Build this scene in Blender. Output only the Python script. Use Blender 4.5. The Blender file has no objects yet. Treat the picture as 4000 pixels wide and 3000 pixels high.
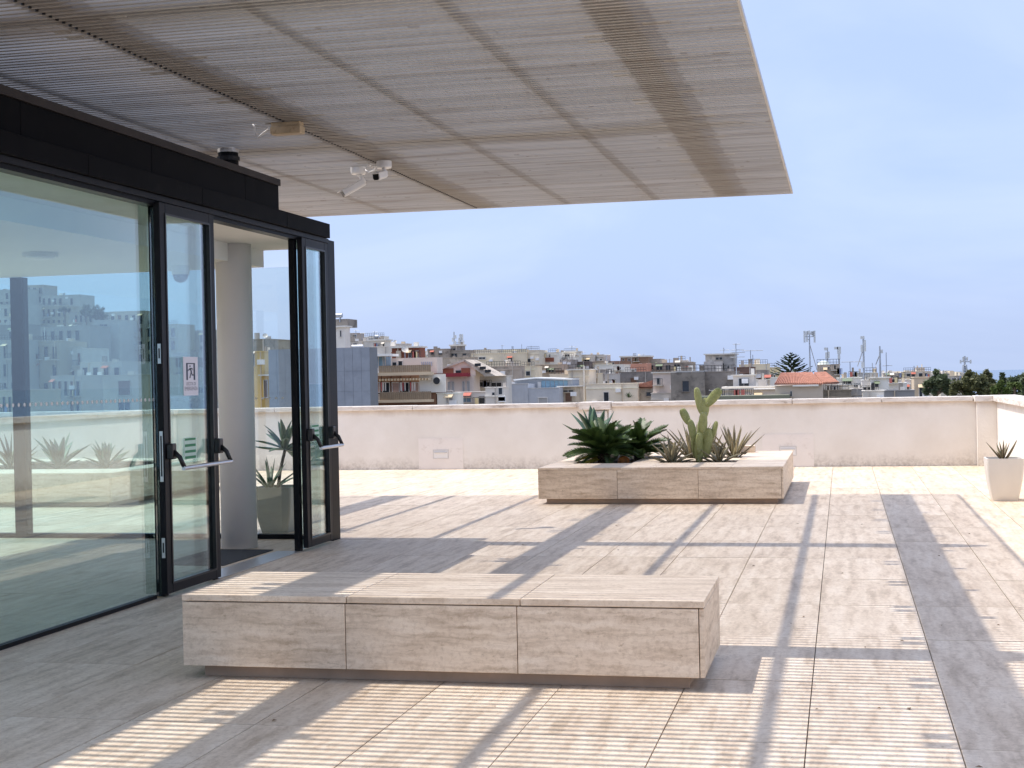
import bpy, math, random
from mathutils import Vector, Matrix
random.seed(7)
sc = bpy.context.scene
col = sc.collection
R = math.radians

# ------------------------------------------------------------------ camera
F = 5659.4                      # focal length in photo pixels (4000 px wide)
HC = 1.6                        # eye height
RIGHT = Vector((0.97478161, 0.22216079, -0.02110427))
DOWN = Vector((-0.01977378, -0.00821168, -0.99977076))
FWD = Vector((-0.22228316, 0.97497546, -0.00361164))
cam_data = bpy.data.cameras.new('camera')
cam_data.sensor_width = 36.0
cam_data.lens = F / 4000 * 36
cam_data.clip_start = 0.1
cam_data.clip_end = 60000
cam = bpy.data.objects.new('camera', cam_data)
col.objects.link(cam)
m3 = Matrix((RIGHT, -DOWN, -FWD)).transposed()
cam.matrix_world = Matrix.Translation((0, 0, HC)) @ m3.to_4x4()
sc.camera = cam

# ------------------------------------------------------------------ world, sun, exposure
SUN = Vector((-0.506, -0.035, 1.0)).normalized()        # towards the sun
w = bpy.data.worlds.new('World'); sc.world = w; w.use_nodes = True
nt = w.node_tree; N = nt.nodes; L = nt.links
N.clear()
out = N.new('ShaderNodeOutputWorld'); bg = N.new('ShaderNodeBackground')
sky = N.new('ShaderNodeTexSky'); sky.sky_type = 'NISHITA'; sky.sun_disc = False
sky.sun_elevation = math.asin(SUN.z)
sky.sun_rotation = math.atan2(SUN.x, SUN.y)
sky.altitude = 0; sky.air_density = 0.5; sky.dust_density = 4.0; sky.ozone_density = 3.0
tc = N.new('ShaderNodeTexCoord'); mp = N.new('ShaderNodeMapping')
mp.inputs['Scale'].default_value = (1.6, 1.6, 5.0); mp.inputs['Rotation'].default_value = (0.3, 0.2, 0.5)
nz = N.new('ShaderNodeTexNoise'); nz.inputs['Scale'].default_value = 1.7; nz.inputs['Detail'].default_value = 6; nz.inputs['Roughness'].default_value = 0.55
nz.inputs['Distortion'].default_value = 0.6
cr = N.new('ShaderNodeValToRGB'); cr.color_ramp.elements[0].position = 0.42; cr.color_ramp.elements[1].position = 0.78
cr.color_ramp.elements[0].color = (0, 0, 0, 1); cr.color_ramp.elements[1].color = (0.24, 0.24, 0.24, 1)
veil = N.new('ShaderNodeMixRGB'); veil.inputs[0].default_value = 0.58; veil.inputs[2].default_value = (3.65, 4.65, 7.1, 1)   # thin even haze veil over the whole sky
mx = N.new('ShaderNodeMixRGB'); mx.inputs[2].default_value = (5.6, 6.0, 6.8, 1)
L.new(tc.outputs['Generated'], mp.inputs['Vector']); L.new(mp.outputs[0], nz.inputs['Vector'])
L.new(nz.outputs['Fac'], cr.inputs[0]); L.new(cr.outputs[0], mx.inputs[0]); L.new(sky.outputs[0], veil.inputs[1]); L.new(veil.outputs[0], mx.inputs[1])
L.new(mx.outputs[0], bg.inputs['Color']); bg.inputs['Strength'].default_value = 0.1
L.new(bg.outputs[0], out.inputs[0])
sl = bpy.data.lights.new('sun', 'SUN'); sl.energy = 2.3; sl.angle = R(0.55); sl.color = (1.0, 0.94, 0.875)
so = bpy.data.objects.new('sun', sl); col.objects.link(so)
so.rotation_euler = (-SUN).to_track_quat('-Z', 'Y').to_euler(); so.location = (-20, 0, 40)
sc.view_settings.view_transform = 'Standard'; sc.view_settings.look = 'None'
sc.view_settings.gamma = 1; sc.view_settings.use_curve_mapping = False
sc.view_settings.exposure = 1.02
sc.render.engine = 'CYCLES'
cy = sc.cycles
cy.max_bounces = 10; cy.diffuse_bounces = 5; cy.glossy_bounces = 5; cy.transmission_bounces = 8; cy.transparent_max_bounces = 24
cy.use_denoising = True; cy.caustics_reflective = False; cy.caustics_refractive = False

# ------------------------------------------------------------------ helpers
C0 = Vector((0, 0, HC))
def ray(x, y): return RIGHT * ((x - 2000) / F) + DOWN * ((y - 1500) / F) + FWD
def at(x, y, Y): d = ray(x, y); return C0 + d * (Y / d.y)
def atz(x, y, z): d = ray(x, y); return C0 + d * ((z - HC) / d.z)
def atx(x, y, X): d = ray(x, y); return C0 + d * (X / d.x)

class MB:
    def __init__(s): s.v = []; s.f = []
    def box(s, x0, x1, y0, y1, z0, z1):
        n = len(s.v)
        s.v += [(x0,y0,z0),(x1,y0,z0),(x1,y1,z0),(x0,y1,z0),(x0,y0,z1),(x1,y0,z1),(x1,y1,z1),(x0,y1,z1)]
        s.f += [tuple(n+i for i in q) for q in ((3,2,1,0),(4,5,6,7),(0,1,5,4),(1,2,6,5),(2,3,7,6),(3,0,4,7))]
        return s
    def hexa(s, b, t):                        # four bottom corners, four top corners, counter-clockwise from above
        n = len(s.v); s.v += [tuple(p) for p in b] + [tuple(p) for p in t]
        s.f += [tuple(n+i for i in q) for q in ((3,2,1,0),(4,5,6,7),(0,1,5,4),(1,2,6,5),(2,3,7,6),(3,0,4,7))]
        return s
    def prism(s, pts, d):                     # polygon extruded by vector d
        n = len(s.v); k = len(pts); d = Vector(d)
        s.v += [tuple(p) for p in pts] + [tuple(Vector(p)+d) for p in pts]
        s.f += [tuple(n+i for i in range(k))[::-1], tuple(n+k+i for i in range(k))]
        s.f += [(n+i, n+(i+1)%k, n+k+(i+1)%k, n+k+i) for i in range(k)]
        return s
    def tube(s, pts, r, seg=8, cap=True):
        pts = [Vector(p) for p in pts]; n0 = len(s.v); k = len(pts)
        rr = r if isinstance(r, (list, tuple)) else [r]*k
        for i, p in enumerate(pts):
            t = (pts[min(i+1,k-1)] - pts[max(i-1,0)]).normalized()
            a = Vector((0,0,1)) if abs(t.z) < .9 else Vector((1,0,0))
            u = t.cross(a).normalized(); v = t.cross(u)
            for j in range(seg):
                an = 2*math.pi*j/seg
                s.v.append(tuple(p + (u*math.cos(an) + v*math.sin(an))*rr[i]))
        for i in range(k-1):
            for j in range(seg):
                a = n0+i*seg+j; b = n0+i*seg+(j+1)%seg
                s.f.append((a, b, b+seg, a+seg))
        if cap:
            s.f.append(tuple(n0+j for j in range(seg))[::-1]); s.f.append(tuple(n0+(k-1)*seg+j for j in range(seg)))
        return s
    def lathe(s, prof, c, seg=16):            # profile of (r, z) about vertical axis at c
        n0 = len(s.v); k = len(prof)
        for r, z in prof:
            for j in range(seg):
                an = 2*math.pi*j/seg; s.v.append((c[0]+r*math.cos(an), c[1]+r*math.sin(an), c[2]+z))
        for i in range(k-1):
            for j in range(seg):
                a = n0+i*seg+j; b = n0+i*seg+(j+1)%seg; s.f.append((a, b, b+seg, a+seg))
        s.f.append(tuple(n0+j for j in range(seg))[::-1]); s.f.append(tuple(n0+(k-1)*seg+j for j in range(seg)))
        return s
    def mesh(s, name):
        me = bpy.data.meshes.new(name); me.from_pydata(s.v, [], s.f); me.update(); return me
    def build(s, name, mat, parent=None, bevel=0, smooth=False, kind=None, label=None):
        me = s.mesh(name)
        if mat: me.materials.append(mat)
        return link(name, me, parent, bevel, smooth, kind, label)
def link(name, me, parent=None, bevel=0, smooth=False, kind=None, label=None, loc=None, rot=None):
    o = bpy.data.objects.new(name, me); col.objects.link(o)
    if parent is not None:
        o.parent = parent
        if loc is None:                       # mesh is in world coordinates
            b = parent; off = Vector((0,0,0))
            while b is not None: off += b.location; b = b.parent
            o.location = -off
    if loc is not None: o.location = loc
    if rot is not None: o.rotation_euler = rot
    if bevel:
        bm = o.modifiers.new('edge', 'BEVEL'); bm.width = bevel; bm.segments = 2; bm.limit_method = 'ANGLE'
    if smooth:
        for p in me.polygons: p.use_smooth = True
    if kind: o['kind'] = kind
    if label: o['label'] = label
    return o
def box(name, mat, parent, x0, x1, y0, y1, z0, z1, **k): return MB().box(x0,x1,y0,y1,z0,z1).build(name, mat, parent, **k)
def thing(name, loc, label, cat, group=None):
    o = bpy.data.objects.new(name, None); col.objects.link(o); o.location = loc; o.empty_display_size = .2
    return tag(o, label, cat, group)
def tag(o, label, cat, group=None):
    o['label'] = label; o['category'] = cat
    if group: o['group'] = group
    return o
def struct(o): o['kind'] = 'structure'; return o

# ------------------------------------------------------------------ materials
def newmat(name):
    m = bpy.data.materials.new(name); m.use_nodes = True
    t = m.node_tree; return m, t.nodes, t.links, t.nodes['Principled BSDF']
def noise(N, L, vec, scale, detail=4, rough=.55, dist=0):
    n = N.new('ShaderNodeTexNoise'); n.inputs['Scale'].default_value = scale; n.inputs['Detail'].default_value = detail
    n.inputs['Roughness'].default_value = rough; n.inputs['Distortion'].default_value = dist
    if vec is not None: L.new(vec, n.inputs['Vector'])
    return n
def ramp(N, L, fac, stops):
    r = N.new('ShaderNodeValToRGB'); e = r.color_ramp.elements
    while len(e) < len(stops): e.new(.5)
    for i, (p, c) in enumerate(stops):
        e[i].position = p; e[i].color = (*c, 1) if len(c) == 3 else c
    L.new(fac, r.inputs[0]); return r
def mixc(N, L, fac, a, b, mode='MIX'):
    n = N.new('ShaderNodeMixRGB'); n.blend_type = mode
    for i, x in enumerate((fac, a, b)):
        if isinstance(x, (int, float)): n.inputs[i].default_value = x
        elif isinstance(x, tuple): n.inputs[i].default_value = (*x, 1)
        else: L.new(x, n.inputs[i])
    return n.outputs[0]
def math_(N, L, op, a, b=None):
    n = N.new('ShaderNodeMath'); n.operation = op
    for i, x in enumerate((a, b)):
        if x is None: continue
        if isinstance(x, (int, float)): n.inputs[i].default_value = x
        else: L.new(x, n.inputs[i])
    return n.outputs[0]
def bump(N, L, h, b, s=.2, d=.01):
    n = N.new('ShaderNodeBump'); n.inputs['Strength'].default_value = s; n.inputs['Distance'].default_value = d
    L.new(h, n.inputs['Height']); L.new(n.outputs[0], b.inputs['Normal'])
def plain(name, c, rough=.6, var=.12, scale=6, metal=0, bmp=0.0, dirt=None, spec=.5, pos=True):
    m, N, L, b = newmat(name)
    if pos: g = N.new('ShaderNodeNewGeometry').outputs['Position']
    else: g = N.new('ShaderNodeTexCoord').outputs['Object']
    n = noise(N, L, g, scale, 5, .6)
    lo = tuple(x*(1-var) for x in c); hi = tuple(min(1, x*(1+var)) for x in c)
    o = ramp(N, L, n.outputs['Fac'], ((.3, lo), (.7, hi))).outputs[0]
    if dirt:
        n2 = noise(N, L, g, dirt[0], 8, .7)
        o = mixc(N, L, ramp(N, L, n2.outputs['Fac'], ((dirt[1], (0,0,0)), (dirt[1]+.15, (dirt[3],)*3))).outputs[0], o, dirt[2])
    L.new(o, b.inputs['Base Color']); b.inputs['Roughness'].default_value = rough; b.inputs['Metallic'].default_value = metal
    b.inputs['Specular IOR Level'].default_value = spec
    if bmp: bump(N, L, noise(N, L, g, scale*8, 4).outputs['Fac'], b, bmp)
    return m
def travertine(name, stretch, cell=None, tone=1.0, rough=.5, wobble=.07, vein=1.0):
    """banded travertine; stretch = noise scale per axis; cell = (x0, y0, sx, sy) gives every floor tile its own cut"""
    m, N, L, b = newmat(name)
    g = N.new('ShaderNodeNewGeometry').outputs['Position']
    if cell:
        s = N.new('ShaderNodeVectorMath'); s.operation = 'SUBTRACT'; s.inputs[1].default_value = (cell[0], cell[1], 0); L.new(g, s.inputs[0])
        d = N.new('ShaderNodeVectorMath'); d.operation = 'DIVIDE'; d.inputs[1].default_value = (cell[2], cell[3], 1e6); L.new(s.outputs[0], d.inputs[0])
        f = N.new('ShaderNodeVectorMath'); f.operation = 'FLOOR'; L.new(d.outputs[0], f.inputs[0])
        wn = N.new('ShaderNodeTexWhiteNoise'); L.new(f.outputs[0], wn.inputs['Vector']); rc, rv = wn.outputs['Color'], wn.outputs['Value']
    else:
        oi = N.new('ShaderNodeObjectInfo'); wn = N.new('ShaderNodeTexWhiteNoise'); wn.noise_dimensions = '1D'
        L.new(oi.outputs['Random'], wn.inputs['W']); rc, rv = wn.outputs['Color'], wn.outputs['Value']
    sc_ = N.new('ShaderNodeVectorMath'); sc_.operation = 'SCALE'; sc_.inputs['Scale'].default_value = 13; L.new(rc, sc_.inputs[0])
    ad = N.new('ShaderNodeVectorMath'); L.new(g, ad.inputs[0]); L.new(sc_.outputs[0], ad.inputs[1])
    wob = noise(N, L, ad.outputs[0], 5.0, 7, .72)
    ws = N.new('ShaderNodeVectorMath'); ws.operation = 'SCALE'; ws.inputs['Scale'].default_value = wobble; L.new(wob.outputs['Color'], ws.inputs[0])
    ad2 = N.new('ShaderNodeVectorMath'); L.new(ad.outputs[0], ad2.inputs[0]); L.new(ws.outputs[0], ad2.inputs[1])
    mp = N.new('ShaderNodeMapping'); mp.inputs['Scale'].default_value = stretch; L.new(ad2.outputs[0], mp.inputs['Vector'])
    v1 = noise(N, L, mp.outputs[0], 1.0, 6, .62)
    v2 = noise(N, L, mp.outputs[0], 2.7, 4, .6)
    big = noise(N, L, ad.outputs[0], 1.6, 4)
    grain = noise(N, L, ad.outputs[0], 34, 6, .75)
    k = tone
    c = ramp(N, L, v1.outputs['Fac'], ((.34, (.60*k*vein,.50*k*vein,.405*k*vein)), (.46, (.70*k,.60*k,.505*k)), (.54, (.755*k,.66*k,.565*k)), (.66, (.80*k,.715*k,.63*k)))).outputs[0]
    c = mixc(N, L, .6, c, ramp(N, L, v2.outputs['Fac'], ((.36, (.84,.81,.78)), (.5, (1,1,1)))).outputs[0], 'MULTIPLY')
    mot = noise(N, L, ad.outputs[0], 11, 5, .7)
    c = mixc(N, L, .45, c, ramp(N, L, mot.outputs['Fac'], ((.36, (.86,.835,.81)), (.52, (1,1,1)))).outputs[0], 'MULTIPLY')
    c = mixc(N, L, 1.0, c, ramp(N, L, big.outputs['Fac'], ((.3, (.92,.905,.89)), (.6, (1,1,1)))).outputs[0], 'MULTIPLY')
    c = mixc(N, L, .9, c, ramp(N, L, grain.outputs['Fac'], ((.34, (.80,.77,.74)), (.52, (1,1,1)))).outputs[0], 'MULTIPLY')
    c = mixc(N, L, 1.0, c, ramp(N, L, rv, ((0, (.90,.885,.87)), (1, (1.0,1.0,1.0)))).outputs[0], 'MULTIPLY')
    mp2 = N.new('ShaderNodeMapping'); mp2.inputs['Scale'].default_value = tuple(10 + 1.5*x for x in stretch); L.new(ad2.outputs[0], mp2.inputs['Vector'])
    pit = noise(N, L, mp2.outputs[0], 1.0, 4, .6)
    pm = ramp(N, L, pit.outputs['Fac'], ((.645, (0,0,0)), (.70, (1,1,1))))
    c = mixc(N, L, math_(N, L, 'MULTIPLY', pm.outputs[0], .5), c, (.36, .27, .19))
    c = mixc(N, L, 1.0, c, (1.0, .965, .885), 'MULTIPLY')
    L.new(c, b.inputs['Base Color']); b.inputs['Roughness'].default_value = rough
    b.inputs['Specular IOR Level'].default_value = .3
    bump(N, L, math_(N, L, 'SUBTRACT', v2.outputs['Fac'], math_(N, L, 'MULTIPLY', pm.outputs[0], .5)), b, .12, .004)
    return m
def glassmat(name, tint, refl=1.0):
    m, N, L, b = newmat(name); N.remove(b)
    o = N['Material Output']
    g = N.new('ShaderNodeNewGeometry')
    d = N.new('ShaderNodeVectorMath'); d.operation = 'DOT_PRODUCT'; L.new(g.outputs['Normal'], d.inputs[0]); L.new(g.outputs['Incoming'], d.inputs[1])
    a = math_(N, L, 'ABSOLUTE', d.outputs['Value'])
    p = math_(N, L, 'POWER', math_(N, L, 'SUBTRACT', 1.0, a), 5.0)
    fr = math_(N, L, 'MINIMUM', math_(N, L, 'MULTIPLY', math_(N, L, 'ADD', .043, math_(N, L, 'MULTIPLY', p, .95)), refl), 1.0)
    t = N.new('ShaderNodeBsdfTransparent'); t.inputs[0].default_value = (*tint, 1)
    gl = N.new('ShaderNodeBsdfGlossy'); gl.inputs['Roughness'].default_value = 0.0; gl.inputs['Color'].default_value = (1, 1, 1, 1)
    ms = N.new('ShaderNodeMixShader'); L.new(fr, ms.inputs[0]); L.new(t.outputs[0], ms.inputs[1]); L.new(gl.outputs[0], ms.inputs[2])
    L.new(ms.outputs[0], o.inputs['Surface'])
    return m
TX0, TY0, TSX, TSY = -0.182, 6.36, 0.636, 1.277
M = {}
M['tile'] = travertine('terrace travertine', (14, 1.5, 14), (TX0, TY0, TSX, TSY), 1.05, .55, .10, .92)
M['bench'] = travertine('bench travertine', (2.6, 5.0, 26.0), None, 1.13, .5, .075, .92)
M['benchtop'] = travertine('bench top travertine', (2.0, 9.0, 9.0), None, 1.16)
M['joint'] = plain('joint mortar', (.10, .085, .07), .9, .2, 9)
M['plinth'] = plain('bench plinth', (.42, .31, .23), .8, .15, 5)
M['black'] = plain('black anodised metal', (.005, .0055, .007), .4, .25, 3, spec=.12)
M['blackmatt'] = plain('black fascia sheet', (.005, .005, .006), .5, .2, 2, dirt=(2.5, .62, (.03, .028, .027), .4), spec=.04)
M['lip'] = plain('brown grey flashing', (.032, .026, .024), .5, .2, 3, spec=.2)
M['charcoal'] = plain('charcoal door frame', (.010, .010, .012), .4, .2, 4, spec=.16)
M['plastic'] = plain('black plastic', (.010, .009, .009), .35, .1, 9)
M['steel'] = plain('brushed steel', (.62, .62, .63), .3, .06, 30, metal=.9)
M['white'] = plain('white paint', (.80, .79, .77), .55, .04, 3)
M['ceil'] = plain('white plaster ceiling', (.74, .73, .70), .8, .03, 2)
M['column'] = plain('white column paint', (.76, .74, .72), .6, .03, 2)
M['mat'] = plain('grey rubber mat', (.035, .035, .037), .9, .3, 60)
M['glass'] = glassmat('clear facade glass', (.77, .915, .915), 2.3)
M['glassd'] = glassmat('door glass', (.92, .965, .96), 1.5)
M['dot'] = plain('white marker dot', (.7, .7, .68), .7, .03, 5)
def slatmat():
    m, N, L, b = newmat('painted soffit slats')
    g = N.new('ShaderNodeNewGeometry').outputs['Position']
    oi = N.new('ShaderNodeObjectInfo')
    c = ramp(N, L, oi.outputs['Random'], ((0, (.36,.345,.325)), (.5, (.41,.395,.375)), (1, (.46,.445,.425)))).outputs[0]
    mp2 = N.new('ShaderNodeMapping'); mp2.inputs['Scale'].default_value = (.55, 3.2, .2); L.new(g, mp2.inputs['Vector'])
    n2 = noise(N, L, mp2.outputs[0], 1.0, 3, .6)
    c = mixc(N, L, ramp(N, L, n2.outputs['Fac'], ((.52, (0,0,0)), (.70, (.6,.6,.6)))).outputs[0], c, (.25, .21, .175))
    sx = N.new('ShaderNodeSeparateXYZ'); L.new(g, sx.inputs[0])     # brown bands at the main beams: rust stains plus painted-in beam shade
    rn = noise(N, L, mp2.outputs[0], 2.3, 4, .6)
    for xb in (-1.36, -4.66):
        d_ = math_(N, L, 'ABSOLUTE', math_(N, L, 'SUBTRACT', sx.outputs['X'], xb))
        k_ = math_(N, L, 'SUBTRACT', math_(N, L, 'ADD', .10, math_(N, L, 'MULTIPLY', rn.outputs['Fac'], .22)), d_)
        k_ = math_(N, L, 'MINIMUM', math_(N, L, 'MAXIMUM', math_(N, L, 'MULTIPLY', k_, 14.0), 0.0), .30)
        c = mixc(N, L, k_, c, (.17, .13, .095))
    for xb in (-2.36, -3.55, -6.06):  # purlin shade painted into the slat colour as thin brown lines
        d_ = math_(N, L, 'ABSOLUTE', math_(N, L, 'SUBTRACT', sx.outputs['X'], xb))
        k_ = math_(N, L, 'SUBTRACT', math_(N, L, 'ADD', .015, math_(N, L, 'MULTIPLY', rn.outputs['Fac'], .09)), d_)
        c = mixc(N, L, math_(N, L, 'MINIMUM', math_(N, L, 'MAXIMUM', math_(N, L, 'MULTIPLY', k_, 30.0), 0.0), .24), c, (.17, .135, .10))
    n3 = noise(N, L, g, 7, 1, .5)
    c = mixc(N, L, ramp(N, L, n3.outputs['Fac'], ((.72, (0,0,0)), (.75, (.4,.4,.4)))).outputs[0], c, (.18, .14, .10))
    L.new(c, b.inputs['Base Color']); b.inputs['Roughness'].default_value = .55
    return m
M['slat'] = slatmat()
M['beam'] = plain('canopy beam paint', (.36, .32, .28), .6, .25, 3, dirt=(4, .5, (.14, .09, .06), .8))
M['edge'] = plain('canopy edge trim', (.55, .53, .50), .4, .08, 3)
def wallmat():
    m, N, L, b = newmat('aged terrace plaster')
    g = N.new('ShaderNodeNewGeometry').outputs['Position']
    sx = N.new('ShaderNodeSeparateXYZ'); L.new(g, sx.inputs[0])
    n = noise(N, L, g, 1.4, 6, .6)
    c = ramp(N, L, n.outputs['Fac'], ((.3, (.72,.675,.61)), (.7, (.81,.775,.72)))).outputs[0]
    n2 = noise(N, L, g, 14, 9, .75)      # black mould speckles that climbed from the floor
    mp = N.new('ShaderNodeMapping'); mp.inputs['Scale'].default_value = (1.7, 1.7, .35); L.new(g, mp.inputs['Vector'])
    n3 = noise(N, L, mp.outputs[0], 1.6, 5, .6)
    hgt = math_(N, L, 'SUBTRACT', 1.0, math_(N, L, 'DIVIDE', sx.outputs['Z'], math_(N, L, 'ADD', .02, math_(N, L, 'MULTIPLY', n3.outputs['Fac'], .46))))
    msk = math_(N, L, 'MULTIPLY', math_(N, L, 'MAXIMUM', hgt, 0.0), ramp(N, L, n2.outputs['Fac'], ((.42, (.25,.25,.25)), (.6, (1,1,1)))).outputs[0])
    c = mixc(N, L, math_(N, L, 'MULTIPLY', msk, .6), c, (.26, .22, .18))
    up = math_(N, L, 'MAXIMUM', math_(N, L, 'SUBTRACT', math_(N, L, 'ADD', sx.outputs['Z'], math_(N, L, 'MULTIPLY', n3.outputs['Fac'], .22)), 1.07), 0.0)
    c = mixc(N, L, math_(N, L, 'MINIMUM', math_(N, L, 'MULTIPLY', up, 5.0), .6), c, (.42, .33, .26))
    n4 = noise(N, L, g, 30, 3)
    L.new(c, b.inputs['Base Color']); b.inputs['Roughness'].default_value = .9
    bump(N, L, n4.outputs['Fac'], b, .25, .01)
    return m
M['plaster'] = wallmat()
def copemat():
    m, N, L, b = newmat('stained coping stone')
    g = N.new('ShaderNodeNewGeometry').outputs['Position']
    mp = N.new('ShaderNodeMapping'); mp.inputs['Scale'].default_value = (3, 3, 16); L.new(g, mp.inputs['Vector'])
    n = noise(N, L, mp.outputs[0], 1.2, 8, .7, .4)
    c = ramp(N, L, n.outputs['Fac'], ((.30, (.34,.28,.23)), (.42, (.62,.56,.50)), (.60, (.76,.71,.65)))).outputs[0]
    L.new(c, b.inputs['Base Color']); b.inputs['Roughness'].default_value = .9
    bump(N, L, n.outputs['Fac'], b, .3, .02)
    return m
M['coping'] = copemat()
M['patch'] = plain('fresh white plaster patch', (.79, .74, .69), .85, .03, 4, dirt=(6, .55, (.62, .56, .50), .7))
M['fixture'] = plain('cream light fixture', (.62, .60, .57), .5, .05, 8)
M['soil'] = plain('dark planting soil', (.030, .020, .014), .95, .5, 22, bmp=.8)
M['pot'] = plain('cream plastic pot', (.70, .66, .60), .5, .04, 3)
M['potdark'] = plain('grey green pot', (.30, .30, .26), .5, .1, 3)
M['lamp'] = plain('yellowed plastic', (.52, .40, .25), .5, .25, 9, dirt=(14, .55, (.2, .1, .05), .7))
def leafmat(name, c, c2, rough=.45, scale=9, trans=.15):
    m, N, L, b = newmat(name)
    g = N.new('ShaderNodeNewGeometry').outputs['Position']
    oi = N.new('ShaderNodeObjectInfo')
    n = noise(N, L, g, scale, 4, .6)
    f = math_(N, L, 'ADD', math_(N, L, 'MULTIPLY', n.outputs['Fac'], .7), math_(N, L, 'MULTIPLY', oi.outputs['Random'], .3))
    cc = ramp(N, L, f, ((.3, c), (.7, c2))).outputs[0]
    L.new(cc, b.inputs['Base Color']); b.inputs['Roughness'].default_value = rough
    if trans:
        t = N.new('ShaderNodeBsdfTranslucent'); L.new(cc, t.inputs[0])
        ms = N.new('ShaderNodeMixShader'); ms.inputs[0].default_value = trans
        L.new(b.outputs[0], ms.inputs[1]); L.new(t.outputs[0], ms.inputs[2]); L.new(ms.outputs[0], N['Material Output'].inputs[0])
    return m
M['cycad'] = leafmat('cycad frond', (.030, .058, .014), (.085, .145, .036), .45)
M['dryfrond'] = leafmat('yellowed cycad frond', (.36, .30, .03), (.50, .44, .08), .5)
M['cycadtrunk'] = plain('cycad trunk fibre', (.035, .024, .016), .95, .5, 40, bmp=.9)
M['agave'] = leafmat('blue green agave leaf', (.06, .12, .065), (.16, .26, .17), .4)
M['aloe'] = leafmat('reddish aloe leaf', (.17, .12, .075), (.27, .235, .12), .5, 6)
M['agavestripe'] = leafmat('grey brown agave leaf', (.20, .165, .10), (.38, .34, .21), .5, 5)
M['opuntia'] = leafmat('prickly pear pad', (.19, .22, .065), (.33, .35, .14), .55, 25, 0)
M['stoneorange'] = plain('orange stone', (.62, .22, .05), .6, .3, 20)
M['stonewhite'] = plain('white stone', (.78, .74, .68), .7, .1, 20)
# ================================================================== TERRACE FLOOR
floor = struct(box('terrace_floor', M['joint'], None, -30, 9, -6, 40, -.6, -.012))
full = MB().box(0.0028, TSX-.0028, .0028, TSY-.0028, -.03, 0).mesh('stone_tile'); full.materials.append(M['tile'])
cells = []
for i in range(-46, 6):
    for j in range(-7, 17):
        x, y = TX0 + i*TSX, TY0 + j*TSY
        cx, cy_ = x+TSX/2, y+TSY/2
        d = Vector((cx, cy_, -HC)); zf = d.dot(FWD)
        vis = zf > 3 and abs(d.dot(RIGHT)/zf) < 2200/F and d.dot(DOWN)/zf < 1900/F
        cells.append((not vis, -TSX*TSY/(cx*cx+cy_*cy_), x, y))
cells.sort()
rest = MB()
for k, (nv, _, x, y) in enumerate(cells):
    dz = random.uniform(-.0012, .0006)
    if k < 300:
        o = link('stone_tile', full, floor, loc=(x, y, dz))
    else:
        rest.box(x+.0028, x+TSX-.0028, y+.0028, y+TSY-.0028, -.03, dz)
rest.build('stone_tiles', M['tile'], floor, kind='stuff')

# ================================================================== STONE BENCH
def slabs(parent, name, mat, x0, x1, n, fn, gap=.004, bevel=.003):
    w_ = (x1-x0)/n
    for i in range(n):
        a, b = x0+i*w_+(gap/2 if i else 0), x0+(i+1)*w_-(gap/2 if i < n-1 else 0)
        fn(a, b, name, mat, parent, bevel)
bx0, bx1, by0, by1, bz0, bz1 = -3.548, -.702, 7.318, 8.262, .07, .458
bench = thing('stone_bench', (-2.125, 7.79, 0), 'long low travertine bench with three front panels, nearest the camera', 'bench')
T = .034
slabs(bench, 'top_slab', M['benchtop'], bx0, bx1, 3, lambda a,b,n,m,p,bv: box(n, m, p, a, b, by0, by1, bz1-T, bz1, bevel=bv))
slabs(bench, 'front_panel', M['bench'], bx0+.001, bx1-.03, 3, lambda a,b,n,m,p,bv: box(n, m, p, a, b, by0+.003, by0+.03, bz0, bz1-T-.006, bevel=bv))
slabs(bench, 'back_panel', M['bench'], bx0+.001, bx1-.03, 3, lambda a,b,n,m,p,bv: box(n, m, p, a, b, by1-.03, by1-.003, bz0, bz1-T-.006, bevel=bv))
box('end_panel', M['bench'], bench, bx1-.026, bx1-.002, by0+.008, by1-.003, bz0, bz1-T-.006, bevel=.003)
box('end_panel', M['bench'], bench, bx0+.002, bx0+.028, by0+.034, by1-.034, bz0, bz1-T-.006, bevel=.003)
box('core', M['joint'], bench, bx0+.03, bx1-.03, by0+.032, by1-.032, bz0+.01, bz1-T-.002)
box('plinth', M['plinth'], bench, bx0+.09, bx1-.09, by0+.085, by1-.085, 0.001, bz0+.012)

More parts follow.
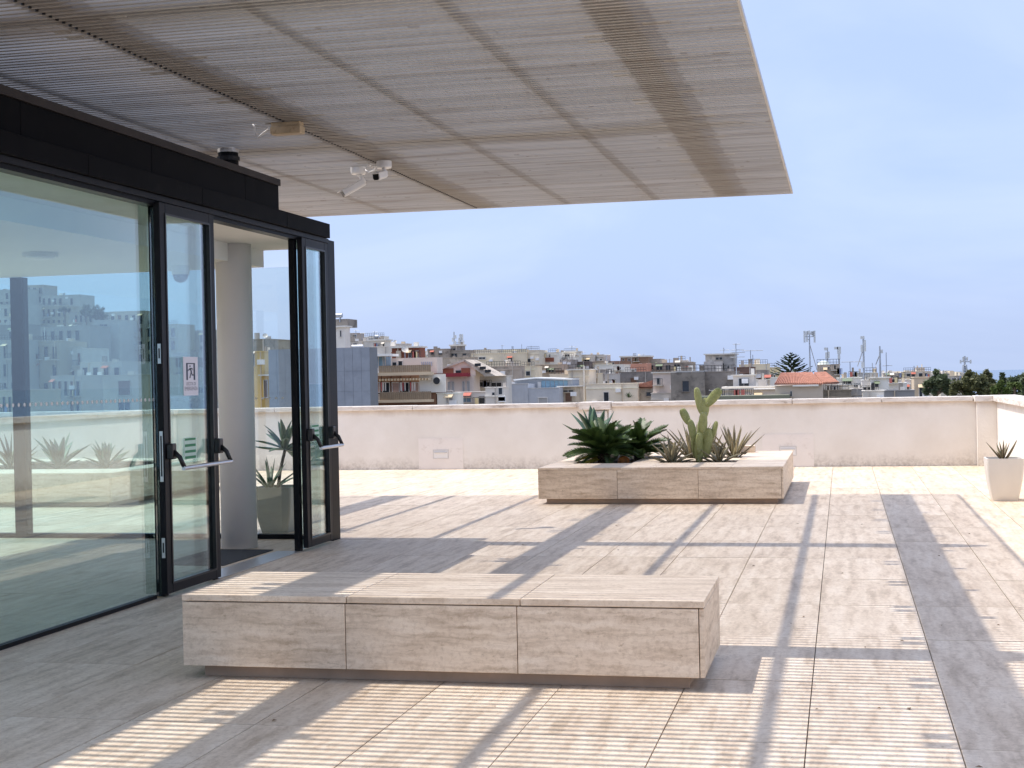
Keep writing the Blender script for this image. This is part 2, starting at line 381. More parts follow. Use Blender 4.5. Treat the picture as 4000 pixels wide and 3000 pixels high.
# ================================================================== PLANTERS
def planter(name, x0, x1, y0, y1, beds, label, n=3):
    z0, z1 = .07, .461
    p = thing(name, ((x0+x1)/2, (y0+y1)/2, 0), label, 'planter', 'stone planters on the terrace')
    slabs(p, 'front_panel', M['bench'], x0+.001, x1-.03, n, lambda a,b,nm,m,pp,bv: box(nm, m, pp, a, b, y0+.003, y0+.03, z0, z1-.03, bevel=bv))
    slabs(p, 'back_panel', M['bench'], x0+.001, x1-.03, n, lambda a,b,nm,m,pp,bv: box(nm, m, pp, a, b, y1-.03, y1-.003, z0, z1-.03, bevel=bv))
    box('end_panel', M['bench'], p, x1-.026, x1-.002, y0+.006, y1-.003, z0, z1-.03, bevel=.003)
    box('end_panel', M['bench'], p, x0+.002, x0+.028, y0+.034, y1-.034, z0, z1-.03, bevel=.003)
    box('plinth', M['plinth'], p, x0+.09, x1-.09, y0+.085, y1-.085, .001, z0+.012)
    # the top is cut from slabs laid round the planting openings
    xs = sorted({x0, x1, *[q for b in beds for q in b[:2]]}); ys = sorted({y0, y1, *[q for b in beds for q in b[2:]]})
    for i in range(len(xs)-1):
        j = 0
        while j < len(ys)-1:
            inb = lambda jj: any(b[0] <= xs[i]+1e-6 and xs[i+1] <= b[1]+1e-6 and b[2] <= ys[jj]+1e-6 and ys[jj+1] <= b[3]+1e-6 for b in beds)
            if inb(j): j += 1; continue
            k = j
            while k < len(ys)-1 and not inb(k): k += 1
            box('top_slab', M['benchtop'], p, xs[i]+(.0015 if i else 0), xs[i+1]-(.0015 if i < len(xs)-2 else 0), ys[j], ys[k], z1-.028, z1, bevel=.002)
            j = k
    for b in beds:
        nx, ny = max(3, int((b[1]-b[0])/.06)), max(3, int((b[3]-b[2])/.06)); mb = MB()
        for jj in range(ny+1):
            for ii in range(nx+1):
                mb.v.append((b[0]-.01+(b[1]-b[0]+.02)*ii/nx, b[2]-.01+(b[3]-b[2]+.02)*jj/ny, z1-.05+random.uniform(-.008, .022)))
        for jj in range(ny):
            for ii in range(nx):
                a = jj*(nx+1)+ii; mb.f.append((a, a+1, a+nx+2, a+nx+1))
        mb.build('soil', M['soil'], p)
    return p
planter('stone_planter', -3.782, -.722, 17.955, 21.62,
        [(-3.5, -2.72, 18.86, 21.3), (-2.36, -1.36, 18.88, 19.32), (-2.30, -1.36, 19.86, 20.26), (-2.30, -1.36, 20.72, 21.25)],
        'low travertine planter holding a cycad and a prickly pear, in front of the parapet')
planter('stone_planter', -12.75, -9.5, 17.6, 21.2, [(-12.4, -9.9, 18.5, 20.5)],
        'low travertine planter seen through the facade glass on the left')

# ------------------------------------------------------------------ leaves
def leaf(base, az, e0, e1, ln, wd, fold=.35, seg=8, thick=.0, belly=.35, side=0):
    mb = MB(); b = Vector(base); p = b.copy(); prev = []
    for i in range(seg+1):
        t = i/seg
        e = e0 + (e1-e0)*t; a = az + side*t
        d = Vector((math.cos(a)*math.cos(e), math.sin(a)*math.cos(e), math.sin(e)))
        if i: p = p + d*(ln/seg)
        s = Vector((-math.sin(a), math.cos(a), 0)); n = s.cross(d)*-1
        if n.z < 0 and abs(e) < 1.2: n = -n
        if t < belly: wt = .55 + .45*math.sin(t/belly*math.pi/2)
        else: wt = max(.02, math.cos((t-belly)/(1-belly)*math.pi/2)**.85)
        hw = wd/2*wt
        mb.v += [tuple(p - s*hw + n*hw*fold), tuple(p), tuple(p + s*hw + n*hw*fold), tuple(p - n*(thick*wt+.001))]
        if i:
            k = 4*(i-1)
            mb.f += [(k, k+1, k+5, k+4), (k+1, k+2, k+6, k+5), (k+2, k+3, k+7, k+6), (k+3, k, k+4, k+7)]
    return mb
def rosette(name, loc, label, cat, n, ln, wd, mat, e_in=1.35, e_out=.35, curl=.25, thick=.012, fold=.45, stem=None, group=None, jit=.15, belly=.3, rbase=.02, seed=0):
    rnd = random.Random(seed)
    t = thing(name, loc, label, cat, group)
    z0 = 0
    if stem:
        MB().tube([(0,0,-.05), (stem[1]*.4,0,stem[0]*.5), (stem[1],0,stem[0])], [stem[2], stem[2]*.85, stem[2]*.8], 8).build('stem', M['cycadtrunk'] if len(stem) < 4 else stem[3], None)
        o = bpy.context.scene.objects[-1] if False else list(col.objects)[-1]; o.parent = t; z0 = stem[0]
    sx = stem[1] if stem else 0
    for i in range(n):
        f = i/max(1, n-1)                       # 0 inner, 1 outer
        az = i*2.39996 + rnd.uniform(-.2, .2)
        e = e_in + (e_out-e_in)*f + rnd.uniform(-jit, jit)
        l = ln*(.62+.38*math.sin(min(1, .25+f)*math.pi*.6))*rnd.uniform(.85, 1.12)
        mb = leaf((sx+math.cos(az)*rbase*f, math.sin(az)*rbase*f, z0 + .03*(1-f)), az, e, e + curl*rnd.uniform(-1, 1) - .1, l, wd*rnd.uniform(.85, 1.1), fold, 8, thick, belly, rnd.uniform(-.15, .15))
        o = mb.build('leaf', mat, None, smooth=True); o.parent = t
    return t
# ------------------------------------------------------------------ cycads
def frond_mesh(ln, arch, seed):
    rnd = random.Random(seed); mb = MB(); pts = []; p = Vector((0,0,0)); S = 14
    for i in range(S+1):
        e = arch[0] + (arch[1]-arch[0])*(i/S)
        if i: p = p + Vector((math.cos(e), 0, math.sin(e)))*(ln/S)
        pts.append((p.copy(), e))
    mb.tube([q[0] for q in pts], [.006*(1-.8*i/S)+.0012 for i in range(S+1)], 5)
    for k in range(44):
        t = .10 + .9*k/43; fi = t*S; i = min(S-1, int(fi)); fr = fi-i
        q = pts[i][0].lerp(pts[i+1][0], fr); e = pts[i][1]
        tan = Vector((math.cos(e), 0, math.sin(e))); up = Vector((-math.sin(e), 0, math.cos(e)))
        L_ = .135*math.sin(math.pi*(.12+.80*t))**.7*rnd.uniform(.85, 1.1)*ln/.6
        for sgn in (-1, 1):
            d = (Vector((0, sgn, 0))*.80 + tan*.52 + up*.38).normalized()
            w_ = tan*.0075*ln/.6
            n = len(mb.v); dr = Vector((0,0,-.014))*rnd.uniform(.3, 1)
            mb.v += [tuple(q-w_*.7), tuple(q+w_*.7), tuple(q+d*L_*.55+w_), tuple(q+d*L_+dr), tuple(q+d*L_*.55-w_)]
            mb.f += [(n, n+1, n+2, n+4), (n+4, n+2, n+3)]
    return mb.mesh('frond')
FR = [(frond_mesh(.62, (a0, a1), 10+k)) for k, (a0, a1) in enumerate(((1.2, .45), (.92, .1), (.62, -.2), (.28, -.45), (1.05, .3), (.45, -.3)))]
for me in FR: me.materials.append(M['cycad'])
FRY = [me.copy() for me in FR[2:4]]
for me in FRY: me.materials.clear(); me.materials.append(M['dryfrond'])
def cycad(loc, label, n, scale, trunk_h, trunk_r, dry, seed):
    rnd = random.Random(seed)
    t = thing('cycad_plant', loc, label, 'plant', 'cycads in the planter')
    mb = MB(); prof = []
    for k in range(11): prof.append((trunk_r*(1+.12*(k % 2))*(1-.12*abs(k-5)/5), -.05+(trunk_h+.06)*k/10))
    o = mb.lathe(prof, (0,0,0), 14).build('trunk', M['cycadtrunk'], None); o.parent = t
    for i in range(n):
        f = i/(n-1); k = 0 if f < .2 else 4 if f < .4 else 1 if f < .6 else 2 if f < .75 else 5 if f < .9 else 3
        o = link('frond', FR[k], t, loc=(0, 0, trunk_h-.03+.04*(1-f)), rot=(rnd.uniform(-.5, .5), rnd.uniform(-.25, .2), i*2.39996+rnd.uniform(-.2, .2)))
        s = scale*rnd.uniform(.85, 1.08); o.scale = (s, s, s)
    for a in dry:
        o = link('frond', FRY[rnd.randint(0, 1)], t, loc=(0, 0, trunk_h-.08), rot=(rnd.uniform(-.3, .3), .25, a), label='dry yellow lower frond'); o.scale = (.62,)*3
    return t
cycad((-3.17, 19.42, .43), 'dark green cycad with a stout fibrous trunk at the left of the planter', 64, .86, .13, .085, (2.9, 3.3, 3.6, 2.5, 3.9, 3.1), 3)
cycad((-2.80, 20.1, .43), 'bushy cycad behind and right of the stout-trunked one', 60, .86, .10, .06, (), 5)
rosette('agave_plant', (-3.42, 20.0, .42), 'broad-leaved blue-green agave rising behind the cycad', 'plant', 13, .54, .115, M['agave'], 1.45, .6, .4, .008, .35, stem=(.24, .03, .035), belly=.5, seed=2)
rosette('agave_plant', (-2.22, 19.13, .42), 'spiky grey-brown agave at the front left of the second bed', 'plant', 22, .40, .055, M['agavestripe'], 1.45, .35, .25, .010, .5, seed=4)
rosette('agave_plant', (-2.05, 20.05, .42), 'taller spiky agave between the front one and the prickly pear', 'plant', 22, .56, .055, M['agavestripe'], 1.5, .6, .2, .010, .5, seed=6)
rosette('agave_plant', (-1.60, 19.20, .42), 'small spiky agave right of the prickly pear, front row', 'plant', 18, .33, .05, M['agavestripe'], 1.45, .4, .2, .009, .5, seed=8)
rosette('agave_plant', (-1.47, 20.10, .42), 'tall spiky agave at the right end of the second bed', 'plant', 24, .54, .05, M['agavestripe'], 1.52, .62, .2, .009, .5, seed=9)
rosette('agave_plant', (-1.85, 20.95, .42), 'low agave half hidden behind the prickly pear', 'plant', 16, .40, .05, M['agavestripe'], 1.45, .4, .2, .009, .5, seed=10)
# ------------------------------------------------------------------ prickly pear
pp = thing('prickly_pear_cactus', (-1.88, 19.25, .42), 'upright prickly pear cactus with flat green pads', 'cactus')
def pad(base, az_face, lean, tilt, ln, wd, th=.022):
    """flat oval pad standing on base; tilt leans it sideways in its own plane"""
    mb = MB(); S, U = 12, 9
    ax = Vector((math.cos(az_face), math.sin(az_face), 0)); nrm = Vector((-math.sin(az_face), math.cos(az_face), 0))
    up = (Vector((0,0,1))*math.cos(tilt) + ax*math.sin(tilt)); sd = (ax*math.cos(tilt) - Vector((0,0,1))*math.sin(tilt))
    up = (up*math.cos(lean) + nrm*math.sin(lean)); nr = (nrm*math.cos(lean) - Vector((0,0,1))*math.sin(lean))
    for j in range(U+1):
        t = j/U; h = ln*(.5-.5*math.cos(math.pi*t)); r = max(.002, math.sin(math.pi*t)**.7*(.72+.28*t)); c = Vector(base)+up*h
        for k in range(S):
            a = 2*math.pi*k/S; mb.v.append(tuple(c + sd*math.cos(a)*wd/2*r + nr*math.sin(a)*th*r**.8))
    for j in range(U):
        for k in range(S): a = j*S+k; b = j*S+(k+1) % S; mb.f.append((a, b, b+S, a+S))
    o = mb.build('pad', M['opuntia'], pp, smooth=True)
    sp = MB(); rs = random.Random(int(ln*1000+tilt*100))
    for k in range(26):
        t = rs.uniform(.12, .95); a = rs.uniform(-.9, .9); h = ln*(.5-.5*math.cos(math.pi*t)); r = math.sin(math.pi*t)**.7*(.72+.28*t)
        q = Vector(base)+up*h+sd*a*wd/2*r*.9 - nr*th*r**.8*math.sqrt(1-a*a*.8)
        e = (-nr*.8+up*rs.uniform(-.4, .6)+sd*rs.uniform(-.5, .5)).normalized()*.016; n = len(sp.v); w2 = sd*.0022
        sp.v += [tuple(q-w2), tuple(q+w2), tuple(q+e)]; sp.f.append((n, n+1, n+2))
    sp.build('spines', M['dot'], o)
bp = Vector((-1.87, 19.25, .42))
pad(bp, .2, 0, .02, .34, .15, .035); pad(bp+Vector((.09,.0,.08)), -.35, .05, .10, .40, .17, .03)
pad(bp+Vector((.02,0,.30)), .1, .0, .16, .34, .15); pad(bp+Vector((-.04,.02,.26)), .5, .05, -.22, .34, .13)
pad(bp+Vector((.07,0,.58)), .15, .05, .12, .30, .145); pad(bp+Vector((-.12,.02,.52)), .4, .1, -.42, .24, .13)
pad(bp+Vector((.10,0,.76)), .1, .05, .72, .31, .15); pad(bp+Vector((.04,.01,.66)), .2, 0, -.16, .36, .115)
pad(bp+Vector((.0,-.03,.12)), .35, -.05, .04, .30, .12); pad(bp+Vector((.05,-.02,.42)), .05, -.06, .10, .27, .13, .026); pad(bp+Vector((.16,.02,.30)), -.6, .1, .30, .28, .10); pad(bp+Vector((-.05,.05,.08)), .9, 0, -.12, .32, .13); pad(bp+Vector((.12,-.02,.36)), .8, 0, .55, .12, .07)
# small things on the soil
o = MB().lathe([(.06, 0), (.085, .03), (.08, .07), (.055, .10), (.02, .115)], (-2.93, 19.6, .40), 14).build('garden_stone', M['stoneorange'], None, smooth=True); tag(o, 'small rounded orange stone between the cycad trunks', 'stone')
o = MB().lathe([(.07, 0), (.09, .04), (.08, .09), (.05, .13), (.015, .145)], (-2.95, 19.8, .42), 14).build('garden_stone', M['stonewhite'], None, smooth=True); tag(o, 'small rounded white stone just behind the orange one', 'stone')
o = MB().box(-1.46, -1.25, 21.2, 21.38, .464, .56).build('stone_block', M['bench'], None, bevel=.008); tag(o, 'small pale stone block at the back right of the planter top', 'stone block')
# plants in the planter behind the glass
for k, (x, y, n, l, wd, mt, lab) in enumerate(((-12.0, 19.2, 12, .62, .06, 'aloe', 'thin-leaved agave at the far left of the planter seen through the glass'),
        (-11.2, 19.2, 14, .55, .12, 'agave', 'broad-leaved agave in the middle of the planter seen through the glass'),
        (-10.5, 19.3, 18, .42, .10, 'agave', 'low broad-leaved plant at the right of the planter seen through the glass'))):
    rosette('agave_plant', (x, y, .42), lab, 'plant', n, l, wd, M[mt], 1.4, .4, .25, .01, .45, seed=20+k)

# ================================================================== PARAPET WALLS
YW = 25.08
pw = thing('parapet_wall', (-4, YW+.1, 0), 'long pale plaster parapet closing the far side of the terrace', 'wall')
box('wall', M['plaster'], pw, -24, 2.46, YW, YW+.24, -.05, 1.075)
cuts = [-24, -21.2, -18.4, -15.6, -12.8, -10.2, -7.55, -4.56]
for a, b in zip(cuts[:-1], cuts[1:]):
    box('coping_stone', M['coping'], pw, a+.006, b-.006, YW-.06, YW+.31, 1.0755, 1.155+random.uniform(-.004, .004), bevel=.008)
box('coping_stone', M['coping'], pw, -4.505, -3.948, YW-.10, YW+.33, 1.03, 1.165, bevel=.008, label='squarer raised coping block above the pilaster')
cuts = [-3.94, -2.304, -.836, .636, 2.10]
for a, b in zip(cuts[:-1], cuts[1:]):
    box('coping_stone', M['coping'], pw, a+.006, b-.006, YW-.06, YW+.31, 1.0755, 1.155+random.uniform(-.004, .004), bevel=.008)
box('pilaster', M['plaster'], pw, -4.377, -4.015, YW-.06, YW, -.04, 1.0)
box('junction_box', M['fixture'], pw, -4.33, -4.09, YW-.10, YW-.061, .80, .96, bevel=.005)
box('drain_pipe', M['white'], pw, -3.99, -3.94, YW-.045, YW-.001, -.03, 1.028, bevel=.01)
box('pilaster', M['plaster'], pw, 2.15, 2.461, YW-.16, YW, -.04, 1.06)
box('coping_stone', M['coping'], pw, 2.115, 2.40, YW-.2, YW+.31, 1.062, 1.158, bevel=.008)
rw = thing('parapet_wall', (2.6, 12, 0), 'sunlit white parapet on the right side of the terrace', 'wall')
box('wall', M['plaster'], rw, 2.462, 2.72, -3, YW+.24, -.05, 1.065)
for k in range(11):
    a, b = YW+.31-k*2.55-2.55, YW+.31-k*2.55
    box('coping_stone', M['coping'], rw, 2.402, 2.80, a+.005, b-.005, 1.0655, 1.16+random.uniform(-.004, .003), bevel=.008)
for k, (x0, x1, lab) in enumerate(((-7.47, -6.64, 'recessed wall light on the white patch near the glass doors'), (-1.354, -.495, 'recessed wall light on the white patch behind the planter'))):
    box('plaster_patch', M['patch'], pw, x0, x1, YW-.006, YW-.0005, .004, .56)
    c = (x0+x1)/2
    t = thing('wall_light', (c, YW-.006, .27), lab, 'light', 'recessed wall lights')
    f = MB().box(c-.145, c+.145, YW-.013, YW-.0065, .19, .205).box(c-.145, c+.145, YW-.013, YW-.0065, .34, .355).box(c-.145, c-.13, YW-.013, YW-.0065, .2055, .3395).box(c+.13, c+.145, YW-.013, YW-.0065, .2055, .3395)
    f.build('frame', M['fixture'], t)
    box('diffuser', M['white'], t, c-.129, c+.129, YW-.0095, YW-.0066, .2056, .3394)
    box('hood', M['fixture'], t, c-.115, c+.115, YW-.03, YW-.0097, .295, .315)

# ================================================================== POTS
def square_pot(name, c, wt, wb, h, mat, label, wall_=.02):
    t = thing(name, (c[0], c[1], 0), label, 'pot')
    prof = []
    for k in range(9):
        f = k/8; prof.append((wb + (wt-wb)*math.sin(f*math.pi/2)**.9, h*f))
    mb = MB(); S = []
    def ring(w_, z):
        r = .06*w_; n = len(mb.v); q = []
        for sx, sy, a0 in ((1,1,0), (-1,1,90), (-1,-1,180), (1,-1,270)):
            for a in (0, 30, 60, 90):
                q.append((c[0]+sx*(w_/2-r)+r*math.cos(R(a0+a)), c[1]+sy*(w_/2-r)+r*math.sin(R(a0+a)), z))
        mb.v += q; S.append(n); return n
    for w_, z in prof: ring(w_, z)
    ring(wt-2*wall_, h); ring(wt-2*wall_-.01, h-.05)
    for a, b in zip(S[:-1], S[1:]):
        for k in range(16): mb.f.append((a+k, a+(k+1) % 16, b+(k+1) % 16, b+k))
    mb.f.append(tuple(S[0]+k for k in range(16))[::-1])
    mb.build('body', mat, t)
    box('soil', M['soil'], t, c[0]-wt/2+wall_, c[0]+wt/2-wall_, c[1]-wt/2+wall_, c[1]+wt/2-wall_, h-.09, h-.045)
    return t
square_pot('square_pot', (1.89, 18.47, 0), .43, .285, .515, M['pot'], 'cream square pot tapering to its base by the right parapet')
rosette('aloe_plant', (1.88, 18.45, .46), 'sparse reddish aloe with thin leaves in the cream pot', 'plant', 9, .30, .035, M['aloe'], 1.3, .75, .35, .008, .5, seed=31)
square_pot('square_pot', (-5.98, 14.75, 0), .44, .30, .49, M['potdark'], 'dark grey-green square pot standing behind the open doorway')
rosette('agave_plant', (-6.0, 14.75, .44), 'tall broad-leaved agave on a bare stem in the dark pot', 'plant', 20, .36, .085, M['agave'], 1.4, -.25, .35, .008, .35, stem=(.44, .10, .022), belly=.45, seed=33)
rosette('agave_plant', (-6.05, 14.68, .44), 'grey spiky leaves at the foot of the tall agave in the dark pot', 'plant', 14, .40, .04, M['agave'], 1.3, .35, .2, .008, .5, seed=35)

# bits of litter blown over the floor and the soil
lit = MB(); rl = random.Random(77)
for k in range(46):
    x, y = rl.uniform(-3.4, 1.2), rl.choice((rl.uniform(5.9, 9.5), rl.uniform(8, 18)))
    if bx0-.1 < x < bx1+.1 and by0-.1 < y < by1+.1: continue
    a = rl.uniform(0, 6.3); l = rl.uniform(.006, .02); w2 = l*rl.uniform(.25, .6); cs, sn = math.cos(a), math.sin(a); n = len(lit.v)
    lit.v += [(x-cs*l, y-sn*l, .003), (x+sn*w2, y-cs*w2, .009), (x+cs*l, y+sn*l, .004), (x-sn*w2, y+cs*w2, .006)]; lit.f.append((n, n+1, n+2, n+3))
for k in range(150):
    x, y = (rl.uniform(-3.48, -2.74), rl.uniform(18.9, 21.2)) if k % 2 else (rl.uniform(-2.3, -1.4), rl.choice((rl.uniform(18.92, 19.28), rl.uniform(19.9, 20.2))))
    a = rl.uniform(0, 6.3); l = rl.uniform(.01, .04); w2 = l*rl.uniform(.2, .5); cs, sn = math.cos(a), math.sin(a); n = len(lit.v); z = .45
    lit.v += [(x-cs*l, y-sn*l, z), (x+sn*w2, y-cs*w2, z+.012), (x+cs*l, y+sn*l, z+.004), (x-sn*w2, y+cs*w2, z+.008)]; lit.f.append((n, n+1, n+2, n+3))
o = lit.build('leaf_litter', plain('dry leaf litter', (.20, .13, .075), .9, .5, 30), None, kind='stuff'); tag(o, 'scattered dry leaf bits on the floor and planter soil', 'leaf litter')
# ================================================================== CANOPY
ZS = 3.94
can = thing('slatted_canopy', (-4.6, 12, ZS), 'wide flat canopy of pale slats over the terrace and glass pavilion', 'canopy')
cx0, cx1, cyA, cyB = -9.2, -.60, 4.2, 19.22
PIT = .0795
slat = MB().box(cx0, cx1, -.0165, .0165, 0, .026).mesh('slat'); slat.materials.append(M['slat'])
ny_ = int((cyB-cyA)/PIT)
SLY = [cyB-.03-k*PIT for k in range(ny_)]
for y in SLY:
    link('slat', slat, can, loc=Vector((0, y, ZS+random.uniform(-.0015, .0015)))-can.location)
zb = ZS+.028
for xl, xr in ((-1.56, -1.27), (-4.89, -4.575), (-8.3, -8.0)):
    box('main_beam', M['beam'], can, xl, xr, cyA, cyB-.005, zb, zb+.2)
for x in (-2.42, -3.61, -6.12, -7.31):
    box('purlin', M['beam'], can, x, x+.045, cyA, cyB-.005, zb, zb+.07)
for yc in (8.30, 13.57):
    for a, b in ((-8.0, -4.89), (-4.575, -1.56)):
        box('cross_beam', M['beam'], can, a+.002, b-.002, yc-.15, yc+.15, zb+.065, zb+.21)
    for a, b in ((-9.1, -8.302),):
        box('cross_beam', M['beam'], can, a, b, yc-.15, yc+.15, zb+.065, zb+.21)
    MB().hexa([(-1.268, yc-.15, zb+.062), (-.8, yc-.05, zb+.062), (-.8, yc+.05, zb+.062), (-1.268, yc+.15, zb+.062)],
              [(-1.268, yc-.15, zb+.16), (-.8, yc-.05, zb+.10), (-.8, yc+.05, zb+.10), (-1.268, yc+.15, zb+.16)]).build('bracket', M['beam'], can)
# cleats clipped between slats beside the main beams
for xl, xr in ((-1.56, -1.27), (-4.89, -4.575)):
    for k in range(10, ny_-6, 15):
        y = SLY[k]
        for q in (0, 2):
            yy = SLY[min(ny_-1, k+q)]
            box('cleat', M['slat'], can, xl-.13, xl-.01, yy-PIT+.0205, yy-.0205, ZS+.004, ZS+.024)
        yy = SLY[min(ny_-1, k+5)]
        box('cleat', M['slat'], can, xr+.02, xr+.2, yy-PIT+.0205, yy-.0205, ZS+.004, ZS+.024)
box('edge_trim', M['edge'], can, cx1+.002, cx1+.022, cyA, cyB+.024, ZS-.006, ZS+.032)
box('edge_trim', M['edge'], can, cx0, cx1, cyB+.002, cyB+.022, ZS-.006, ZS+.032)
# bolts along the main beam over the doors
bolt = MB().tube([(0,0,0), (0,0,-.02)], .011, 6).mesh('bolt'); bolt.materials.append(M['plastic'])
for k, y in enumerate(SLY):
    if 7 < y < 19.2: link('bolt', bolt, can, loc=Vector((-4.81, y-PIT/2, ZS+.012))-can.location)

# support post between the pavilion roof and the canopy
t = thing('canopy_post', (-5.9, 13.42, 3.2), 'short black post between the pavilion roof and the canopy', 'post')
MB().tube([(-5.9, 13.42, 3.15), (-5.9, 13.42, 3.90)], .10, 16).build('shaft', M['black'], t)
MB().tube([(-5.9, 13.42, 3.82), (-5.9, 13.42, 3.86)], .115, 16).build('collar', M['plastic'], t)
MB().tube([(-5.9, 13.42, 3.901), (-5.9, 13.42, 3.938)], .105, 16).build('cap', M['edge'], t)

# security cameras under the canopy
def seccam(base, joint, front, label, wd=.09):
    base, joint, front = Vector(base), Vector(joint), Vector(front)
    t = thing('security_camera', base, label, 'camera', 'white bullet cameras under the canopy')
    MB().lathe([(.075, -.075), (.082, -.06), (.082, -.001)], base, 16).build('mount', M['white'], t)
    MB().tube([base+Vector((0,0,-.07)), base.lerp(joint, .5)+Vector((0,0,-.02)), joint], [.026, .024, .03], 10).build('arm', M['white'], t, smooth=True)
    d = (front-joint).normalized(); s = d.cross(Vector((0,0,1))).normalized(); u = s.cross(d).normalized()
    h = wd*.42
    def ringpts(c, k=1.0): return [c+s*h*a*k+u*h*b*k for a, b in ((-1,-.5), (-.6,-1), (.6,-1), (1,-.5), (1,1), (-1,1))]
    MB().prism(ringpts(joint-d*.01), d*((front-joint).length)).build('body', M['white'], t, bevel=.006)
    MB().prism([front+d*.003+s*h*a*.86+u*h*b*.86 for a, b in ((-1,-.5), (-.6,-1), (.6,-1), (1,-.5), (1,.95), (-1,.95))], d*.004).build('lens_face', M['plastic'], t)
    MB().prism([joint+d*.03+s*h*a*1.12+u*h*b for a, b in ((-1,1.02), (1,1.02), (1,1.14), (-1,1.14))], d*((front-joint).length+.01)).build('sun_hood', M['white'], t)
    return t
seccam((-5.10, 15.05, ZS), (-5.03, 15.02, ZS-.17), (-5.24, 14.92, ZS-.30), 'white bullet camera pointing down to the left, left of the pair')
seccam((-4.70, 14.72, ZS), (-4.68, 14.66, ZS-.15), (-4.70, 14.44, ZS-.205), 'white bullet camera facing straight out, right of the pair')
for pts, lab in ((((-5.02,15.03,ZS-.03), (-4.96,14.98,ZS-.07), (-4.88,14.93,ZS-.06), (-4.83,14.9,ZS+.01)), 'short white cable looping from the left camera into the slats'),
                 (((-4.78,14.72,ZS-.03), (-4.85,14.75,ZS-.05), (-4.90,14.8,ZS-.02), (-4.90,14.85,ZS+.01)), 'short white cable looping from the right camera into the slats')):
    tag(MB().tube(pts, .008, 6).build('cable', M['white'], None, smooth=True), lab, 'cable')
t = thing('emergency_lamp', (-4.82, 12.25, ZS), 'yellowed rectangular lamp housing under the canopy above the doors', 'lamp')
box('housing', M['lamp'], t, -4.955, -4.665, 12.19, 12.31, ZS-.105, ZS-.035, bevel=.008)
box('base', M['lamp'], t, -4.945, -4.675, 12.20, 12.30, ZS-.034, ZS-.001)
box('gland', M['white'], t, -4.985, -4.956, 12.215, 12.255, ZS-.06, ZS-.03)
tag(MB().tube([(-4.985,12.24,ZS-.05), (-5.03,12.24,ZS-.075), (-5.09,12.24,ZS-.12), (-5.115,12.24,ZS-.08), (-5.12,12.24,ZS-.02), (-5.14,12.24,ZS+.01)], .008, 6).build('cable', M['fixture'], None, smooth=True), 'thin cable hanging beside the yellowed lamp', 'cable')

# ================================================================== GLASS PAVILION
pav = thing('glass_pavilion', (-7.5, 8, 0), 'dark framed glass pavilion with a flat black roof edge', 'building')
XF = -5.08
box('facade_pane', M['glass'], pav, XF-.006, XF+.006, 6.2, 10.13, .012, 2.995)
box('facade_pane', M['glass'], pav, XF-.006, XF+.006, 2.2, 6.18, .012, 2.995)
box('facade_pane', M['glass'], pav, XF-.006, XF+.006, 13.035, 13.86, .012, 2.995)
MB().box(XF+.0065, XF+.02, 2.2, 10.03, .001, .03).box(XF-.03, XF-.0065, 2.2, 10.03, .001, .03).build('sill', M['black'], pav)
box('head_track', M['black'], pav, XF-.05, XF+.05, 2.2, 13.8, 2.965, 3.043)
box('head_track', M['charcoal'], pav, XF+.0505, XF+.075, 2.2, 13.8, 3.0, 3.043)
for a, b in ((2.2, 5.2), (5.204, 8.98), (8.984, 10.78), (10.784, 12.6), (12.604, 13.75)):
    box('fascia_panel', M['blackmatt'], pav, -5.3, -4.97, a, b, 3.045, 3.187, bevel=.003)
for a, b in ((2.2, 5.2), (5.204, 8.33), (8.334, 10.13), (10.134, 11.9), (11.904, 12.68)):
    box('roof_edge_panel', M['blackmatt'], pav, -5.4, XF, a, b, 3.189, 3.44, bevel=.003)
box('flashing', M['lip'], pav, -5.42, XF+.016, 2.2, 12.695, 3.441, 3.5)
box('roof_slab', M['lip'], pav, -9.3, -5.302, 2.0, 13.9, 3.02, 3.186)
box('roof_upstand', M['lip'], pav, -9.2, -5.402, 2.2, 12.6, 3.19, 3.43)
# ceilings
box('ceiling', M['ceil'], pav, -9.3, -5.78, 2.2, 13.98, 2.80, 3.018)
box('perimeter_ceiling', M['ceil'], pav, -5.778, -5.131, 2.2, 13.98, 2.972, 3.018)
# inner and rear walls
for a, b in ((2.0, 5.9), (5.96, 9.9), (9.96, 14.0)):
    box('side_pane', M['glassd'], pav, -9.262, -9.25, a, b, .05, 2.96)
    box('side_post', M['black'], pav, -9.31, -9.20, b+.002, b+.056, .002, 3.018)
box('side_rail', M['black'], pav, -9.31, -9.20, 2.0, 14.0, .002, .048)
box('end_pane', M['glassd'], pav, -9.2, -5.2, 1.99, 2.0, .05, 2.96)
# glazing on the far side
for a, b in ((-9.19, -8.70), (-8.56, -7.0), (-7.0+.012, -5.14)):
    box('rear_pane', M['glassd'], pav, a, b, 14.044, 14.056, .05, 2.799)
box('rear_post', M['black'], pav, -8.699, -8.561, 13.99, 14.11, .002, 2.80)
box('rear_rail', M['black'], pav, -9.19, -5.14, 14.0, 14.10, .002, .048)
box('corner_post', M['black'], pav, -5.139, -5.04, 13.86, 14.06, .002, 3.044)
# round column, also top-level: it stands on its own
tag(MB().tube([(-5.80, 13.26, .002), (-5.80, 13.26, 2.971)], .175, 40).build('round_column', M['column'], None, smooth=False), 'round white column just inside the open doorway', 'column')
co = list(col.objects)[-1]
for p in co.data.polygons: p.use_smooth = len(p.vertices) == 4
